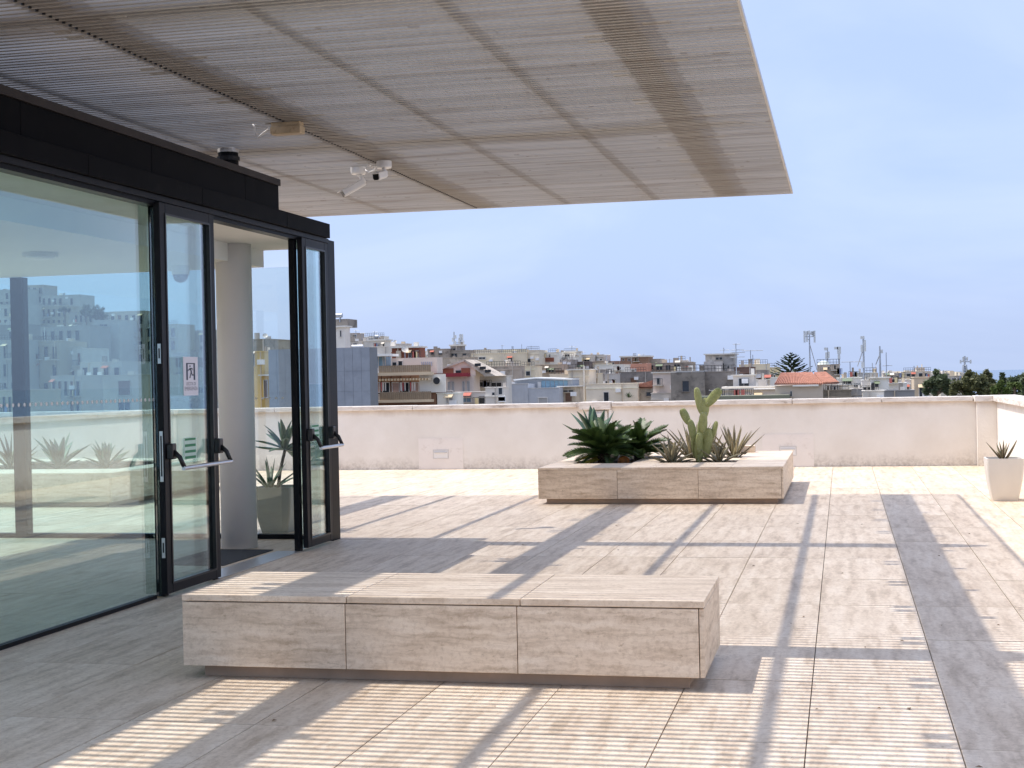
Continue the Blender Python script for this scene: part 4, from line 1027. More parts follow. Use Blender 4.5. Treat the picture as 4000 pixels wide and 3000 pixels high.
house('1', 1785, 1990, 1010, 155, 'cluttered white rooftop rooms behind the pale corrugated wall', (.63,.60,.57), 5, wins=((1860, 1060, 1895, 1100), (1930, 1010, 1970, 1080)))
house('1', 1085, 1370, 1055, 158, 'grey wall below the white plastered facade', GREY, 6, kind='old')
# background left
house('1', 268, 415, 424, 320, 'brownish house with white parapet right of the slim tower', (.40,.36,.33), 10, wins=((285, 440, 330, 470), (350, 438, 395, 468)))
house('1', 415, 690, 462, 340, 'long low white house with a dark terrace, on the ridge', WHITE, 10, wins=((440, 475, 500, 492), (530, 480, 570, 500), (610, 480, 640, 500)))
house('1', 262, 500, 515, 250, 'pale grey flats between the slim tower and the white slab roof', (.55,.53,.50), 9, wins=((290, 535, 330, 560), (360, 530, 400, 555), (430, 545, 460, 570)))
house('1', 500, 705, 505, 260, 'white house with a thick flat roof slab', WHITE, 9, roof='slab', wins=((585, 540, 610, 570, 'g'), (620, 540, 645, 570, 'g'), (680, 530, 695, 565)))
house('1', 540, 825, 570, 225, 'plain pale wall behind the veranda roof', (.60,.57,.53), 8)
house('1', 700, 935, 540, 290, 'low pale roofs left of the rust coloured shed, on the ridge', (.58,.55,.52), 9)
tank('1', 595, 635, 437, 480, 335, 'grey water drum on the ridge above the white slab roof')
for u, v0, v1, lab in ((388, 385, 425, 'thin aerial on the ridge house nearest the slim tower'), (455, 415, 460, 'thin aerial above the long low white house'), (590, 400, 460, 'thin aerial beside the grey water drum'), (962, 535, 600, 'thin aerial right of the small dish'), (1048, 538, 592, 'short stout vent pole right of the big dish'), (1100, 555, 610, 'thin aerial left of the grey tower with masts')):
    antenna('1', u, v0, v1, 300, lab, ((.9, 1.2),), .07)
house('1', 1075, 1180, 615, 380, 'far pale house between the rust shed and the grey tower', WHITE, 9, wins=((1100, 630, 1130, 650),))
t, f, a1, zt = house('1', 1162, 1385, 595, 330, 'low brown-grey block left of the grey tower with masts', (.33,.29,.26), 12, kind='old', wins=((1200, 620, 1230, 650), (1280, 615, 1320, 650)))
t, f, a1, zt = house('1', 1385, 1620, 610, 332, 'brown-grey block under the tower with masts', (.30,.27,.24), 12, kind='old', wins=((1420, 640, 1480, 675), (1540, 640, 1580, 670)))
house('1', 1408, 1540, 560, 333, 'grey stair tower carrying twin antenna masts', (.31,.29,.28), 6, kind='old', roof='slab', wins=((1440, 585, 1460, 610),), group=None)
mast('1', 1450, 405, 556, 335, 'left slim mast on the grey stair tower', .16, ((-12, 470, 510, .5), (10, 440, 480, .5), (8, 500, 540, .5)))
mast('1', 1522, 428, 556, 335, 'right cluster of rod antennas on the grey stair tower', .14, ((-20, 470, 530, .35), (-8, 430, 490, .35), (14, 430, 500, .35), (26, 500, 545, .35)))
house('1', 1300, 1660, 690, 260, 'faded ochre wall behind the pink gable', (.42,.36,.30), 8, kind='old')
house('1', 1615, 1960, 605, 420, 'far cream house with a curved roof edge on the ridge', (.62,.57,.49), 12)
t, f, a1, zt = house('1', 1635, 1945, 645, 300, 'cream house with one wide dark window', CREAM, 10, wins=((1718, 680, 1785, 698),))
house('1', 1795, 2165, 785, 235, 'brown-grey rendered wall below the cream houses', (.38,.33,.29), 8, kind='old')
# ---- middle
house('2', 30, 252, 322, 390, 'small yellow cream penthouse with a small square window', (.68,.62,.48), 9, wins=((145, 342, 168, 360),))
house('2', -15, 300, 362, 300, 'broad plain cream wall with pigeonhole dishes', CREAM, 10)
house('2', 298, 430, 330, 301, 'taller cream block with an aerial, beside the broad plain wall', (.62,.57,.48), 10, wins=((300, 420, 340, 455),))
dish('2', 38, 420, 296, 15, 'dark dish on the broad cream wall, upper one'); dish('2', 68, 440, 296, 14, 'dark dish on the broad cream wall, lower one')
house('2', -20, 150, 468, 280, 'low cream parapet in front of the broad plain wall', (.60,.55,.47), 6)
t, f, a1, zt = house('2', 448, 640, 355, 310, 'white house with brown lower storey and two arched windows', WHITE, 10, wins=((482, 370, 496, 398), (538, 370, 552, 398)))
part(f, 'brown_panel', (485, 408, 592, 450), cm(RUST), t, 0, .12)
house('2', 390, 660, 488, 255, 'brown terrace block with dark openings', (.40,.33,.26), 9, kind='old', wins=((400, 530, 440, 600), (505, 515, 530, 560), (530, 535, 590, 565), (610, 545, 700, 565, 's')))
house('2', 655, 772, 432, 270, 'grey brick box in the middle of the roofs', (.34,.31,.29), 9, kind='old')
t, f, a1, zt = house('2', 700, 828, 350, 320, 'white rooftop room with a projecting flat slab', WHITE, 8, roof='slab', wins=((715, 372, 732, 395), (740, 372, 757, 395)))
house('2', 675, 830, 405, 315, 'white house body under the projecting slab', WHITE, 8, wins=((690, 420, 720, 450),))
house('2', 828, 1010, 380, 330, 'pale flats with dark balconies right of the slab-roofed room', (.60,.56,.51), 10, wins=((850, 420, 900, 440), (920, 425, 975, 445), (840, 455, 880, 480)))
house('2', 1000, 1135, 378, 335, 'stepped pale flats at the end of the ridge group', (.56,.53,.49), 10, wins=((1020, 395, 1060, 410), (1070, 420, 1110, 435)))
house('2', 795, 975, 455, 280, 'dark open terrace below the pale flats', (.16,.13,.12), 7, kind='old')
house('2', 980, 1160, 470, 285, 'cream wall right of the dark open terrace', CREAM, 8)
house('2', 225, 385, 505, 230, 'cream rooftop wall with arched niches', CREAM, 7, wins=((240, 560, 270, 610), (290, 555, 335, 600)))
house('2', 0, 230, 505, 232, 'rough brown wall left of the arched niches', (.33,.28,.24), 7, kind='old')
t, f, a1, zt = house('2', 45, 310, 695, 118, 'near pale corrugated wall, taller left part', (.47,.48,.50), 7, roof=None, mat=M['slatwall'], group='corrugated walls')
t2, f2, a2, zt2 = house('2', 310, 645, 740, 118.2, 'near pale corrugated wall, lower right part', (.47,.48,.50), 7, roof=None, mat=M['slatwall'], group='corrugated walls')
for ff, aa, zz, tt in ((f, a1, zt, t), (f2, a2, zt2, t2)):
    n = int(aa/.42)
    for k in range(n): ff.slab(MB(), aa*(k+.15)/n, aa*(k+.55)/n, zz-6, zz-.06, 0, .03).build('rib', M['slatwall'], tt)
    ff.slab(MB(), -.05, aa+.05, zz, zz+.06, -.3, .08).build('capping', cm((.6,.6,.6)), tt)
t, f, a1, zt = house('2', 165, 790, 640, 124, 'blue-grey rooftop veranda with a tilted white roof', (.30,.33,.38), 5, roof=None, group=None)
q = [f.pt(*f.hit(u, v)) for u, v in ((160, 640), (385, 618), (795, 632), (790, 645), (400, 632), (165, 655))]
MB().prism([p_+f.n*.5 for p_ in q], -f.n*5.5).build('roof', cm((.72,.73,.74)), t)
for k in range(6): part(f, 'glazing', (458+48*k, 655, 500+48*k, 742), M['winblue'], t, .01, .07)
part(f, 'door', (415, 668, 452, 745), M['frame'], t, .01, .08)
t, f, a1, zt = house('2', 645, 820, 725, 122, 'small brown balcony house with wooden door', TAN, 6, roof='slab', kind='old', wins=((715, 790, 785, 880, 's'), (690, 760, 800, 775)))
t, f, a1, zt = house('2', 748, 972, 545, 150, 'tall cream block with a flat cornice and a pale pipe', (.64,.58,.49), 6, roof='slab', group=None)
part(f, 'pipe', (910, 495, 934, 870), cm((.66,.62,.55)), t, .1, .5)
house('2', 545, 760, 590, 155, 'cream wall left of the tall cornice block', (.64,.58,.49), 6)
house('2', 935, 1495, 697, 148, 'long low cream wall right of the tall cornice block', (.66,.60,.51), 7)
house('2', 975, 1062, 580, 160, 'cream rooftop room with a dark shelf of pipes', CREAM, 5, wins=((985, 600, 1040, 612),))
house('2', 1000, 1142, 540, 205, 'dark concrete block behind the low cream wall', (.33,.30,.28), 8, kind='old')
house('2', 1140, 1240, 585, 200, 'small grey concrete box behind the low cream wall', (.46,.44,.43), 7, wins=((1150, 660, 1165, 690), (1215, 640, 1240, 690)))
house('2', 1035, 1345, 490, 235, 'long white flats with narrow windows', WHITE, 9, wins=((1270, 510, 1282, 540), (1300, 510, 1312, 545), (1270, 585, 1282, 640)))
t, f, a1, zt = house('2', 1330, 1590, 475, 250, 'salmon pink roof terrace wall', SALMON, 8, roof=None)
house('2', 1310, 1610, 405, 330, 'brown flats on the ridge above the salmon terrace', (.27,.17,.12), 9, roof='slab', wins=((1330, 418, 1350, 440), (1390, 418, 1420, 440), (1470, 418, 1500, 440)))
house('2', 1600, 1740, 425, 335, 'low grey-brown roofs at the end of the ridge flats', (.40,.35,.31), 9)
house('2', 1190, 1330, 448, 340, 'low red-brown roofs left of the ridge flats', (.35,.24,.19), 9, wins=((1210, 460, 1240, 475),))
house('2', 1295, 1655, 568, 215, 'dark grey unplastered wall with pale streaks', (.23,.21,.20), 8, kind='old')
t, f, a1, zt = house('2', 1265, 1655, 738, 150, 'grey-brown house under the small red hip roof', (.36,.33,.29), 8, kind='old', roof=None, wins=((1590, 780, 1650, 820),))
q = [f.pt(*f.hit(u, v)) for u, v in ((1395, 736), (1655, 650), (1657, 736))]
MB().prism([p_+f.n*.3 for p_ in q], -f.n*7).build('roof', M['terra'], t)
f.slab(MB(), -.2, a1+.1, zt, zt+.12, -7, .3).build('eaves', cm(DKGREY), t)
t, f, a1, zt = house('2', 1660, 1915, 575, 140, 'pinkish white block with one dark square window', (.62,.55,.52), 6, roof='slab', wins=((1703, 628, 1735, 692),), group=None)
house('2', 1640, 1860, 795, 139, 'grey plinth wall below the pinkish white block', (.47,.45,.43), 6)
house('2', 1590, 2075, 470, 260, 'cluttered grey-brown flats with laundry terraces', (.33,.29,.26), 9, kind='old', wins=((1640, 490, 1665, 530), (1700, 495, 1760, 540), (1800, 490, 1850, 540), (1890, 480, 1950, 540)))
house('2', 1890, 2010, 442, 262, 'upper rooms of the cluttered grey-brown flats', (.45,.42,.39), 7, wins=((1910, 455, 1950, 475),))
house('2', 2000, 2070, 455, 261, 'pale end wall of the cluttered flats', (.50,.47,.44), 7)
for u, v0, v1, D, lab, bars in ((32, 270, 325, 380, 'pole aerial at the left of the yellow penthouse', ((.9, .8),)), (243, 262, 320, 380, 'tall thin aerial at the right of the yellow penthouse', ()), (296, 300, 335, 305, 'stub pole on the taller cream block', ()), (345, 278, 325, 330, 'thin aerial above the taller cream block', ((.8, 1.),)), (785, 275, 345, 322, 'aerial on the slab-roofed white room', ((.8, 1.8),)), (625, 315, 355, 330, 'thin aerial left of the slab-roofed room', ()), (900, 340, 380, 335, 'short aerial over the pale flats', ((.8, 1.3),)), (1163, 375, 470, 240, 'pole with a flat round fitting at the end of the ridge group', ((.98, 1.4),)), (1455, 360, 400, 340, 'thin aerial on the brown ridge flats, left one', ((.8, 1.),)), (1555, 365, 400, 340, 'thin aerial on the brown ridge flats, right one', ((.8, 1.),)), (1840, 420, 462, 300, 'thin aerial above the cluttered flats', ((.8, 1.),))):
    antenna('2', u, v0, v1, D, lab, bars, .07)
# ---- right of centre
house('3', 62, 480, 650, 132, 'dark stained windowless wall, tall left part with grey sheet roof', (.21,.195,.18), 8, kind='old', roof=None)
house('3', 130, 470, 640, 133, 'pale grey sheet roof edge over the dark stained wall', (.42,.44,.46), 6)
house('3', 480, 860, 645, 133.5, 'dark stained wall continuing under the concrete tower', (.24,.22,.205), 8, kind='old')
t, f, a1, zt = house('3', 490, 842, 432, 165, 'bare concrete tower with an overhanging flat roof', (.40,.385,.365), 7, kind='old', roof='slab', wins=((620, 462, 700, 490), (705, 535, 722, 610), (765, 570, 785, 640)), name='concrete_tower', cat='tower', group=None)
part(f, 'lower_block', (480, 515, 710, 640), cm((.42,.40,.38), 'old'), t, 0, 1.2)
house('3', 415, 475, 565, 172, 'small dark shed left of the concrete tower', DKGREY, 4, kind='old')
house('3', 845, 1085, 590, 150, 'cluttered brown roof terrace right of the concrete tower', (.17,.11,.09), 5, kind='old')
house('3', 905, 1260, 555, 240, 'cream low gable behind the cluttered terrace', CREAM, 9)
house('3', 1085, 1255, 625, 160, 'grey rendered wall with rounded corner', (.33,.30,.28), 6, kind='old')
house('3', 1255, 1400, 590, 260, 'yellow cream house beside the araucaria', (.62,.54,.36), 8)
house('3', 1022, 1060, 490, 200, 'dark chimney stack with a pale aerial', (.30,.27,.25), 2, kind='old', name='chimney_stack', cat='chimney')
t, f, a1, zt = house('3', 832, 1090, 688, 105, 'white dormer room with one large dark window', (.64,.61,.58), 4, roof='slab', wins=((905, 722, 1028, 814),), group=None)
t, f, a1, zt = house('3', 565, 1445, 872, 92, 'long flat white roof with dark slot windows just beyond the parapet', (.62,.60,.57), 8, roof='slab', wins=((612, 922, 682, 938), (712, 926, 800, 938), (850, 915, 1040, 932), (1110, 922, 1180, 934)), group=None)
house('3', 700, 1450, 835, 97, 'upper white terrace behind the slot windows', (.62,.60,.57), 5)
house('3', 395, 1520, 945, 78, 'grey-green metal roof edge right at the parapet', (.16,.17,.13), 5, roof=None)
house('3', 1110, 1290, 745, 125, 'low white parapet with round openings', WHITE, 4, wins=((1235, 705, 1290, 722),))
house('3', 1290, 1360, 715, 124, 'white curved parapet end left of the red roof', WHITE, 4)
t, f, a1, zt = house('3', 1350, 1935, 812, 84, 'tan walled house under the large red tiled roof', (.52,.45,.38), 9, roof=None, wins=((1540, 880, 1560, 940),), group=None)
def tiled_roof(f, t, corners, back, n=22):
    """sloping roof of tile courses between the eaves (two first corners) and the ridge"""
    e0, e1, r1, r0 = [Vector(q) for q in corners]
    MB().hexa([e0, e1, r1+Vector((0,0,-.3)), r0+Vector((0,0,-.3))], [e0+Vector((0,0,.12)), e1+Vector((0,0,.12)), r1, r0]).build('roof', M['terra'], t)
    nr = (e1-e0).cross(r0-e0).normalized()
    if nr.z < 0: nr = -nr
    up = Vector((0,0,.12))
    for k in range(n):
        a = (k+.5)/n; p0 = e0.lerp(e1, a)+up+nr*.03; p1 = r0.lerp(r1, a)+nr*.05
        MB().tube([p0, p1], .085*(e1-e0).length/n/.4+.03, 6).build('tile_row', M['terra'], t)
b = f.hit
def fp(u, v, out): a, z = f.hit(u, v); return f.pt(a, z, out)
tiled_roof(f, t, (fp(1345, 800, .5), fp(1935, 800, .5), Vector(f.pt(f.hit(1800, 800)[0], f.hit(0, 690)[1], -4.5)), Vector(f.pt(f.hit(1405, 800)[0], f.hit(0, 690)[1], -4.5))), 4, 26)
part(f, 'gutter', (1570, 801, 1890, 815), cm((.7,.69,.66)), t, .3, .55)
t, f, a1, zt = house('3', 1972, 2145, 808, 92, 'lean-to with pale posts under the smaller red hip roof', (.35,.32,.27), 8, roof=None, wins=((2050, 820, 2130, 880),), group=None)
tiled_roof(f, t, (fp(1940, 790, .5), fp(2145, 785, .5), f.pt(f.hit(1960, 0)[0], f.hit(0, 688)[1], -4.5), f.pt(f.hit(1810, 0)[0], f.hit(0, 692)[1], -4.5)), 4, 12)
for u in (1978, 2020, 2060, 2100): part(f, 'post', (u, 812, u+14, 945), cm((.55,.52,.48)), t, .3, .6)
dish('3', 1570, 660, 96, 28, 'grey dish on the ridge of the large red roof', .3)
t, f, a1, zt = house('3', 1870, 2150, 560, 175, 'tan flats with dark doors below the pale domed roof', (.46,.41,.36), 8, wins=((1958, 610, 1985, 660), (2005, 580, 2025, 605), (2080, 560, 2100, 605), (2120, 590, 2140, 660)), group=None)
q = at(*P('3', 1950, 560), DD('3', 178)); MB().lathe([(1.0, -.6), (1.0, 0), (.82, .42), (.45, .66), (.06, .74)], q, 20).build('dome', cm((.55,.62,.60)), t, smooth=True)
mast('3', 1785, 128, 700, 120, 'tallest mast with a ring of panel antennas, behind the red roof', .17, ((-72, 135, 278, .45), (-45, 140, 200, .5), (-20, 135, 180, .6), (15, 140, 185, .5), (34, 140, 200, .5), (52, 132, 280, .45), (-40, 210, 270, .4)), (1870, 620))
mast('3', 2003, 340, 545, 210, 'left lattice mast above the domed flats', .14, ((-26, 340, 375, .8), (-20, 400, 480, .5), (10, 390, 470, .4)))
mast('3', 2140, 330, 525, 205, 'right mast with boxes above the domed flats', .16, ((-35, 332, 362, .9), (0, 330, 420, .9), (0, 425, 485, .6)))
antenna('3', 875, 290, 690, 106, 'tall television aerial with four cross bars on the white dormer', ((.98, .9), (.8, 1.6), (.72, 1.8), (.58, 1.7)), .035)
antenna('3', 1050, 372, 500, 200, 'aerial with one long bar on the dark chimney', ((.95, 3.5),), .06); antenna('3', 1078, 430, 560, 200, 'thin aerial just right of the dark chimney', ((.6, 2.),), .05)
antenna('3', 718, 342, 415, 166, 'small aerial on the concrete tower', ((.6, 1.4),), .05); antenna('3', 1242, 545, 590, 240, 'stub pole on the cream gable', (), .06)
# ---- far right
house('4', 190, 462, 632, 150, 'white house with a large dark arched opening right of the red roofs', WHITE, 8, wins=((262, 655, 346, 698), (378, 682, 392, 722), (400, 682, 416, 722), (426, 682, 440, 722)))
house('4', 20, 345, 765, 90, 'low hedge-topped terrace wall in front of the white house', (.20,.18,.15), 4, kind='old')
house('4', 345, 465, 750, 95, 'grey end wall of the hedge-topped terrace', (.40,.38,.36), 4)
house('4', 460, 560, 655, 140, 'narrow white house with tall narrow windows', (.66,.65,.64), 7, wins=((480, 725, 510, 770), (525, 722, 552, 768)))
t, f, a1, zt = house('4', 552, 752, 632, 138, 'bright white house with dark doorway in the middle right', (.72,.71,.70), 7, roof='slab', wins=((562, 685, 596, 770), (604, 683, 640, 722)), group=None)
house('4', 470, 700, 772, 88, 'low pale wall with sloping coping near the parapet', (.56,.54,.51), 4)
house('4', 750, 948, 685, 160, 'white panelled wall with vertical joints', (.70,.69,.68), 7, wins=((765, 640, 820, 672),))
house('4', 700, 1030, 768, 100, 'dark strip roof at the parapet right of centre', (.26,.26,.27), 5)
house('4', 820, 1030, 652, 200, 'long white roof edge behind the panelled wall', WHITE, 9)
house('4', 330, 480, 575, 190, 'grey roofs at the foot of the blue-grey mast', (.45,.45,.46), 7, wins=((350, 590, 400, 605),))
house('4', 480, 620, 575, 200, 'white roof room right of the blue-grey mast', WHITE, 7)
house('4', 580, 618, 530, 210, 'tan stub tower beside the guyed pole', TAN, 3)
house('4', 690, 920, 578, 260, 'brown-windowed far flats right of the guyed pole', (.48,.44,.40), 9, wins=((720, 590, 750, 610), (770, 590, 800, 612), (830, 590, 860, 612), (880, 590, 905, 612)))
house('4', 912, 1205, 562, 300, 'long beige flats with a loggia row', (.55,.50,.43), 10, wins=((945, 580, 985, 620), (1000, 580, 1035, 620), (1075, 575, 1120, 620), (1130, 575, 1165, 620)))
house('4', 1050, 1140, 520, 302, 'boxy rooftop room on the long beige flats', (.47,.44,.41), 6)
house('4', 1025, 1185, 625, 110, 'plain tan block left of the dark round tree', (.52,.44,.34), 7)
house('4', 1200, 1310, 590, 420, 'far pale flats behind the dark round tree', (.55,.52,.47), 9, wins=((1220, 600, 1260, 612),))
house('4', 1310, 1560, 610, 240, 'long grey flats with white window strips behind the olive trees', (.44,.42,.38), 9, wins=((1370, 630, 1400, 645), (1430, 630, 1480, 645), (1490, 630, 1540, 645)))
house('4', 1330, 1430, 582, 330, 'far dark roof left of the lattice tower', (.30,.29,.28), 8)
mast('4', 485, 172, 650, 150, 'thick blue-grey mast with a box at its top', .20, ((-18, 175, 205, .85), (-26, 268, 345, .45), (6, 215, 340, .5), (-15, 455, 520, .6)), (415, 500))
mast('4', 660, 282, 600, 180, 'guyed pole with a lattice spine and slanting stay', .20, ((14, 320, 360, .5),), (612, 480))
antenna('4', 727, 350, 570, 200, 'tall thin whip aerial right of the guyed pole', ((.35, 1.6),), .06); antenna('4', 335, 450, 560, 190, 'aerial with one long bar left of the blue-grey mast', ((.98, 3.4),), .06)
antenna('4', 575, 465, 535, 210, 'short aerial on the tan stub tower', (), .06); antenna('4', 1025, 495, 560, 300, 'stub pole on the long beige flats', (), .1)
dish('4', 688, 560, 178, 17, 'black dish at the foot of the guyed pole', .3)
mast('4', 1575, 390, 640, 480, 'far lattice tower with rod antennas above the olive trees', .22, ((-48, 430, 470, .35), (-20, 400, 450, .35), (22, 400, 440, .35), (60, 430, 470, .35)), None, True)
for k in range(46):      # far flat roofs towards the coast
    u = random.uniform(560, 1560); D = random.uniform(420, 640)
    v = 545 + (640-D)*.06 + random.uniform(-6, 14)
    house('4', u, u+random.uniform(22, 60), v, D, 'far low flat roof towards the sea', random.choice((WHITE, (.55,.53,.50), CREAM, GREY)), 8, roof=None, wins=((u+4, v+6, u+12, v+13),), group='far roofs towards the coast')
# ---- hillside seen through the glass
hill = [
 ('g', -260, 240, 325, 430, 'long white hilltop flats at the far left behind the glass', WHITE, 4, 10),
 ('g', 240, 400, 275, 440, 'taller stair block of the hilltop flats behind the glass', (.56,.53,.50), 2, 3),
 ('g', 380, 740, 372, 400, 'stepped white flats on the hill behind the glass', WHITE, 4, 7),
 ('g', -200, 250, 465, 330, 'pale curved-front building on the hill behind the glass', (.60,.58,.54), 3, 8),
 ('g', 380, 620, 470, 340, 'cream stepped house below the hill flats', CREAM, 3, 5),
 ('g', 640, 860, 520, 330, 'white house with a terrace row right of the hill trees', WHITE, 3, 5),
 ('g', -200, 270, 650, 240, 'grey house with a dish at the far left behind the glass', GREY, 4, 7),
 ('g', 375, 830, 660, 235, 'flats with long balconies in the middle behind the glass', (.52,.50,.47), 5, 6),
 ('g', 860, 1100, 600, 250, 'plain pale block with two small windows behind the glass', (.66,.65,.62), 3, 1),
 ('g', 1010, 1335, 520, 260, 'flats with a dark rooftop cage behind the glass', (.60,.56,.50), 6, 5),
 ('g', 1335, 1640, 640, 262, 'yellowish flats beside the left door frame, behind the glass', (.60,.55,.42), 6, 4),
 ('g', -200, 230, 790, 150, 'near grey house with tall narrow windows at the left behind the glass', (.45,.44,.42), 4, 6),
 ('g', 230, 545, 800, 155, 'near cream block with four square windows behind the glass', CREAM, 4, 4),
 ('g', 545, 760, 860, 160, 'near white balcony house in the middle behind the glass', WHITE, 3, 4),
 ('g', 470, 750, 1115, 120, 'low roof room with a row of tall windows behind the glass', WHITE, 2, 5),
 ('g', 740, 1130, 990, 130, 'low white rooms with two square windows behind the glass', WHITE, 3, 4),
 ('g', 950, 1480, 1110, 115, 'broad plain cream wall low behind the glass', (.58,.55,.48), 2, 1),
 ('g', -200, 225, 1250, 100, 'cream veranda with a row of windows at the far left behind the glass', CREAM, 2, 8),
 ('g', 1560, 2100, 700, 300, 'flats seen through the left door pane', (.58,.55,.50), 6, 6),
 ('g', 1600, 2120, 900, 200, 'lower flats seen through the left door pane', (.55,.52,.47), 4, 5)]
for c, u0, u1, v, D, lab, cl, rows, cols in hill:
    px = (u1-u0)/cols; mpp = DD(c, D)/F/CR[c][2]*1.15     # metres per crop pixel
    sp = 3.1/mpp; wins = []
    for r_ in range(rows):
        for q in range(cols):
            if random.random() < .12: continue
            a = u0+px*(q+.28); b_ = a+min(px*.46, 1.7/mpp); y0 = v+sp*(r_+.24)
            wins.append((a, y0, b_, y0+2.0/mpp, random.choice('wwwws')))
    kf = random.uniform(.45, .85); cl = tuple(x*kf for x in cl)
    t, f, a1, zt = house(c, u0, u1, v, D, lab, cl, 9, wins=wins, group='houses on the hill behind the glass')
    if cols >= 5:
        for r_ in range(1, rows):
            if random.random() < .6:
                y0 = v+sp*(r_+.86); part(f, 'balcony', (u0+px*.2, y0-.9/mpp, u1-px*.4, y0+.12/mpp), cm(tuple(x*.85 for x in cl)), t, .01, 1.1)
t, f, a1, zt = house('h', 960, 1240, -60, 170, 'grey-brown flats behind the doorway, with a dish on the roof', (.30,.28,.24), 9, kind='old', wins=((1060, 95, 1095, 220),), group=None)
t, f, a1, zt = house('h', 1030, 1165, 70, 148, 'narrow yellow house behind the doorway', (.58,.46,.24), 7, wins=((1062, 95, 1092, 220),), group=None)
house('h', 1165, 1242, 328, 145, 'ochre garage front between the yellow house and the grey-blue block', (.52,.34,.12), 5, roof='slab', wins=((1195, 375, 1235, 560, 's'),), group=None)
dish('h', 1205, -105, 171, 30, 'round satellite dish on the flats behind the doorway', 1.5)

# ================================================================== TREES
def leafy(name, c, centers, trunk, label, mat, n, size, seed, tmat=None, group='trees beyond the parapet', name2='foliage'):
    """crown of leaf clumps; centers = (offset x,y,z, radius) in metres from c (the crown base on the trunk)"""
    rnd = random.Random(seed); t = thing(name, (c[0], c[1], trunk[0]), label, 'tree', group)
    mb = MB(); th = trunk[1]
    mb.tube([(c[0], c[1], trunk[0]), (c[0]+.1*th, c[1], (trunk[0]+c[2])/2), (c[0], c[1], c[2]+.3)], [th, th*.8, th*.6], 8)
    for (x, y, z, r) in centers: mb.tube([(c[0], c[1], c[2]-.2), (c[0]+x*.5, c[1]+y*.5, c[2]+z*.45), (c[0]+x, c[1]+y, c[2]+z)], [th*.45, th*.3, th*.08], 5)
    mb.build('trunk', tmat or cm((.12,.09,.065)), t)
    cl = MB(); tot = sum(r*r for *_, r in centers)
    for (x, y, z, r) in centers:
        sub = []
        for _ in range(int(7+r*4)):
            v = Vector((rnd.gauss(0, 1), rnd.gauss(0, 1), rnd.gauss(0, 1))).normalized()*r*rnd.uniform(.35, 1.0); sub.append((Vector((c[0]+x, c[1]+y, c[2]+z))+v, r*rnd.uniform(.22, .42)))
        for _ in range(int(n*r*r/tot)):
            p, rr = rnd.choice(sub)
            q = p+Vector((rnd.gauss(0, .5), rnd.gauss(0, .5), rnd.gauss(0, .5)))*rr
            a = Vector((rnd.uniform(-1,1), rnd.uniform(-1,1), rnd.uniform(-.6,.6))).normalized()*size*rnd.uniform(.6, 1.4)
            b = a.cross(Vector((rnd.uniform(-1,1), rnd.uniform(-1,1), rnd.uniform(-1,1)))).normalized()*size*.45
            k = len(cl.v); cl.v += [tuple(q-a), tuple(q+b), tuple(q+a), tuple(q-b)]; cl.f.append((k, k+1, k+2, k+3))
    cl.build('crown', mat, t); return t
M['darkleaf'] = leafmat('dark evergreen leaves', (.05, .072, .04), (.13, .165, .085), .6, 1.5, .35)
M['oliveleaf'] = leafmat('olive brown leaves', (.11, .12, .05), (.27, .27, .13), .6, .8, .35)
M['lightleaf'] = leafmat('light green leaves', (.08, .12, .025), (.16, .21, .06), .6, 1)
def tree4(u, v0, v1, D, wpx, spec, label, mat, n, size, seed, name='broadleaf_tree'):
    size *= DD('4', D)/D; D = DD('4', D); top = at(*P('4', u, v0), D); bot = at(*P('4', u, v1), D); H = top.z-bot.z; W = wpx/CR['4'][2]/F*D
    cs = [(x*W/2, y*W/2, z*H, r*max(W, H)/2) for x, y, z, r in spec]
    leafy(name, (bot.x, D, bot.z), cs, (ground_z(bot.x, D)-.5, .05*W+.08), label, mat, n, size, seed)
tree4(1270, 575, 790, 78, 275, ((0,0,.66,.62), (-.55,0,.42,.42), (.55,0,.40,.45), (0,.2,.30,.5), (-.8,0,.12,.25), (.75,.1,.12,.3)), 'round dark evergreen tree at the left of the trees', M['darkleaf'], 5200, .13, 1, 'evergreen_tree')
tree4(1620, 515, 830, 66, 380, ((-.2,0,.62,.48), (.35,0,.45,.5), (-.65,0,.35,.42), (.1,.2,.25,.55), (.05,0,.80,.22), (.75,0,.25,.35), (-.85,0,.1,.3)), 'broad olive-brown tree, left one of the olive pair', M['oliveleaf'], 9000, .10, 2)
tree4(1800, 522, 830, 70, 300, ((0,0,.68,.42), (-.4,0,.45,.5), (.5,0,.42,.45), (.1,0,.2,.55), (.05,0,.86,.18), (.8,0,.15,.35)), 'broad olive-brown tree, right one of the olive pair', M['oliveleaf'], 8000, .10, 3)
tree4(1975, 625, 830, 62, 200, ((0,0,.6,.5), (-.5,0,.35,.45), (.5,0,.3,.5)), 'light green shrub tree between the olive and the dark pines', M['lightleaf'], 4000, .09, 4)
tree4(2130, 555, 850, 90, 300, ((0,0,.62,.45), (-.6,0,.42,.38), (.5,0,.5,.5), (0,0,.2,.6), (-.85,0,.25,.3)), 'dark pine at the right edge, nearer one', M['darkleaf'], 7000, .13, 5, 'pine_tree')
tree4(1985, 548, 700, 110, 90, ((0,0,.70,.30), (-.3,0,.4,.4), (.3,0,.4,.4), (0,0,.15,.5)), 'small dark pine poking up left of the pines', M['darkleaf'], 2500, .14, 6, 'pine_tree')
tree4(2290, 500, 850, 85, 240, ((-.3,0,.6,.5), (.4,0,.5,.5), (0,0,.2,.6)), 'dark pine cut off by the right edge, farther one', M['darkleaf'], 5000, .13, 7, 'pine_tree')
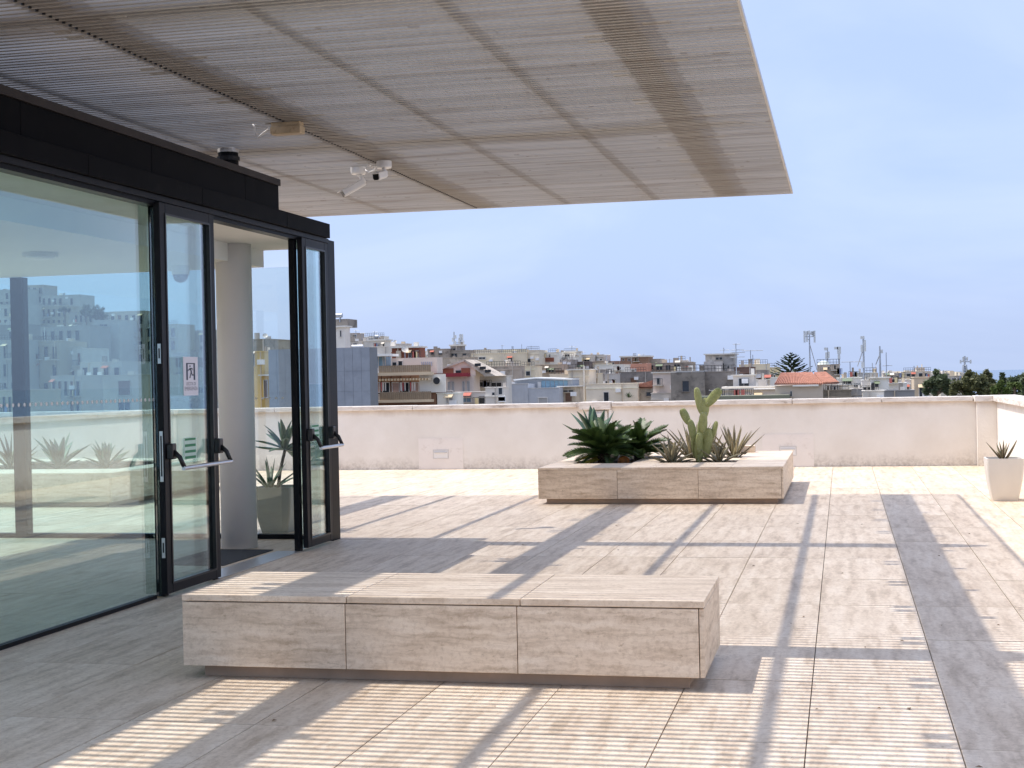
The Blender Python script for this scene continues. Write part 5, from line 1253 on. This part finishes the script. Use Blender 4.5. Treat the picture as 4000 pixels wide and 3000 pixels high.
tree4(2110, 640, 760, 64, 150, ((0,0,.5,.5), (-.5,0,.4,.4), (.5,0,.4,.4)), 'low light green shrub in front of the dark pines', M['lightleaf'], 2600, .08, 8, 'shrub')
# trees on the hill behind the glass
for u, v0, v1, wpx, lab, sd in ((800, 455, 560, 110, 'left dark tree on the hill behind the glass', 11), (920, 455, 600, 150, 'right dark tree on the hill behind the glass', 12), (600, 470, 520, 160, 'low dark shrubs on the hill behind the glass', 13)):
    p = at(*P('g', u, v0), 352); q = at(*P('g', u, v1), 352); H = p.z-q.z; W = wpx/2.37/F*352
    leafy('hill_tree', (q.x, 352, q.z), [(0,0,.6*H,.4*H), (-.3*W,0,.4*H,.35*H), (.3*W,0,.35*H,.35*H)], (ground_z(q.x, 352)-1, .3), lab, M['darkleaf'], 1500, .3, sd)
# palm-like bush on the roof of the grey-brown house
q = at(*P('2', 1400, 838), DD('2', 146))
rosette('roof_palm', q, 'small dark palm bush in front of the small red hip roof', 'plant', 22, .95, .12, M['cycad'], 1.3, .1, .6, .01, .3, seed=41)
# araucaria
D = 230; b = at(*P('3', 1552, 700), D); top = at(*P('3', 1548, 395), D); H = top.z-b.z; rnd = random.Random(5)
ar = thing('araucaria_tree', (b.x, D, ground_z(b.x, D)), 'dark green araucaria with flat tiers of branches left of the tallest mast', 'tree')
MB().tube([(b.x, D, ground_z(b.x, D)-.5), (b.x, D, b.z), (b.x, D, top.z)], [.3, .16, .03], 8).build('trunk', cm((.12,.09,.065)), ar)
cl = MB()
for k in range(11):
    f_ = k/10; z = b.z+H*(.0+.93*f_); Lr = 3.3*(1-f_)**.72+.22
    nb = 7 if k < 9 else 5
    for j in range(nb):
        an = 2*math.pi*j/nb + k*.45 + rnd.uniform(-.15, .15); L_ = Lr*rnd.uniform(.8, 1.08); rise = .22+.16*f_
        d = Vector((math.cos(an), math.sin(an), rise)); s_ = Vector((-math.sin(an), math.cos(an), 0))
        for m_ in range(int(60*L_)):
            tt = rnd.uniform(.18, 1)**.75; q = Vector((b.x, D, z)) + d*L_*tt*Vector((1,1,tt)).length/1.6 if False else Vector((b.x, D, z)) + Vector((d.x*L_*tt, d.y*L_*tt, rise*L_*tt*tt))
            q += s_*rnd.uniform(-1, 1)*.30*(1-tt*.55)*(.5+.12*L_) + Vector((0, 0, rnd.uniform(-.04, .06)))
            a = (Vector((d.x, d.y, .5))+s_*rnd.uniform(-.6, .6)).normalized()*.20; bb = Vector((-a.y, a.x, 0)).normalized()*.06
            i0 = len(cl.v); cl.v += [tuple(q-a), tuple(q+bb), tuple(q+a), tuple(q-bb+Vector((0,0,.03)))]; cl.f.append((i0, i0+1, i0+2, i0+3))
M['arau'] = leafmat('araucaria needles', (.018, .040, .020), (.050, .085, .040), .6, 1.2)
cl.build('crown', M['arau'], ar)
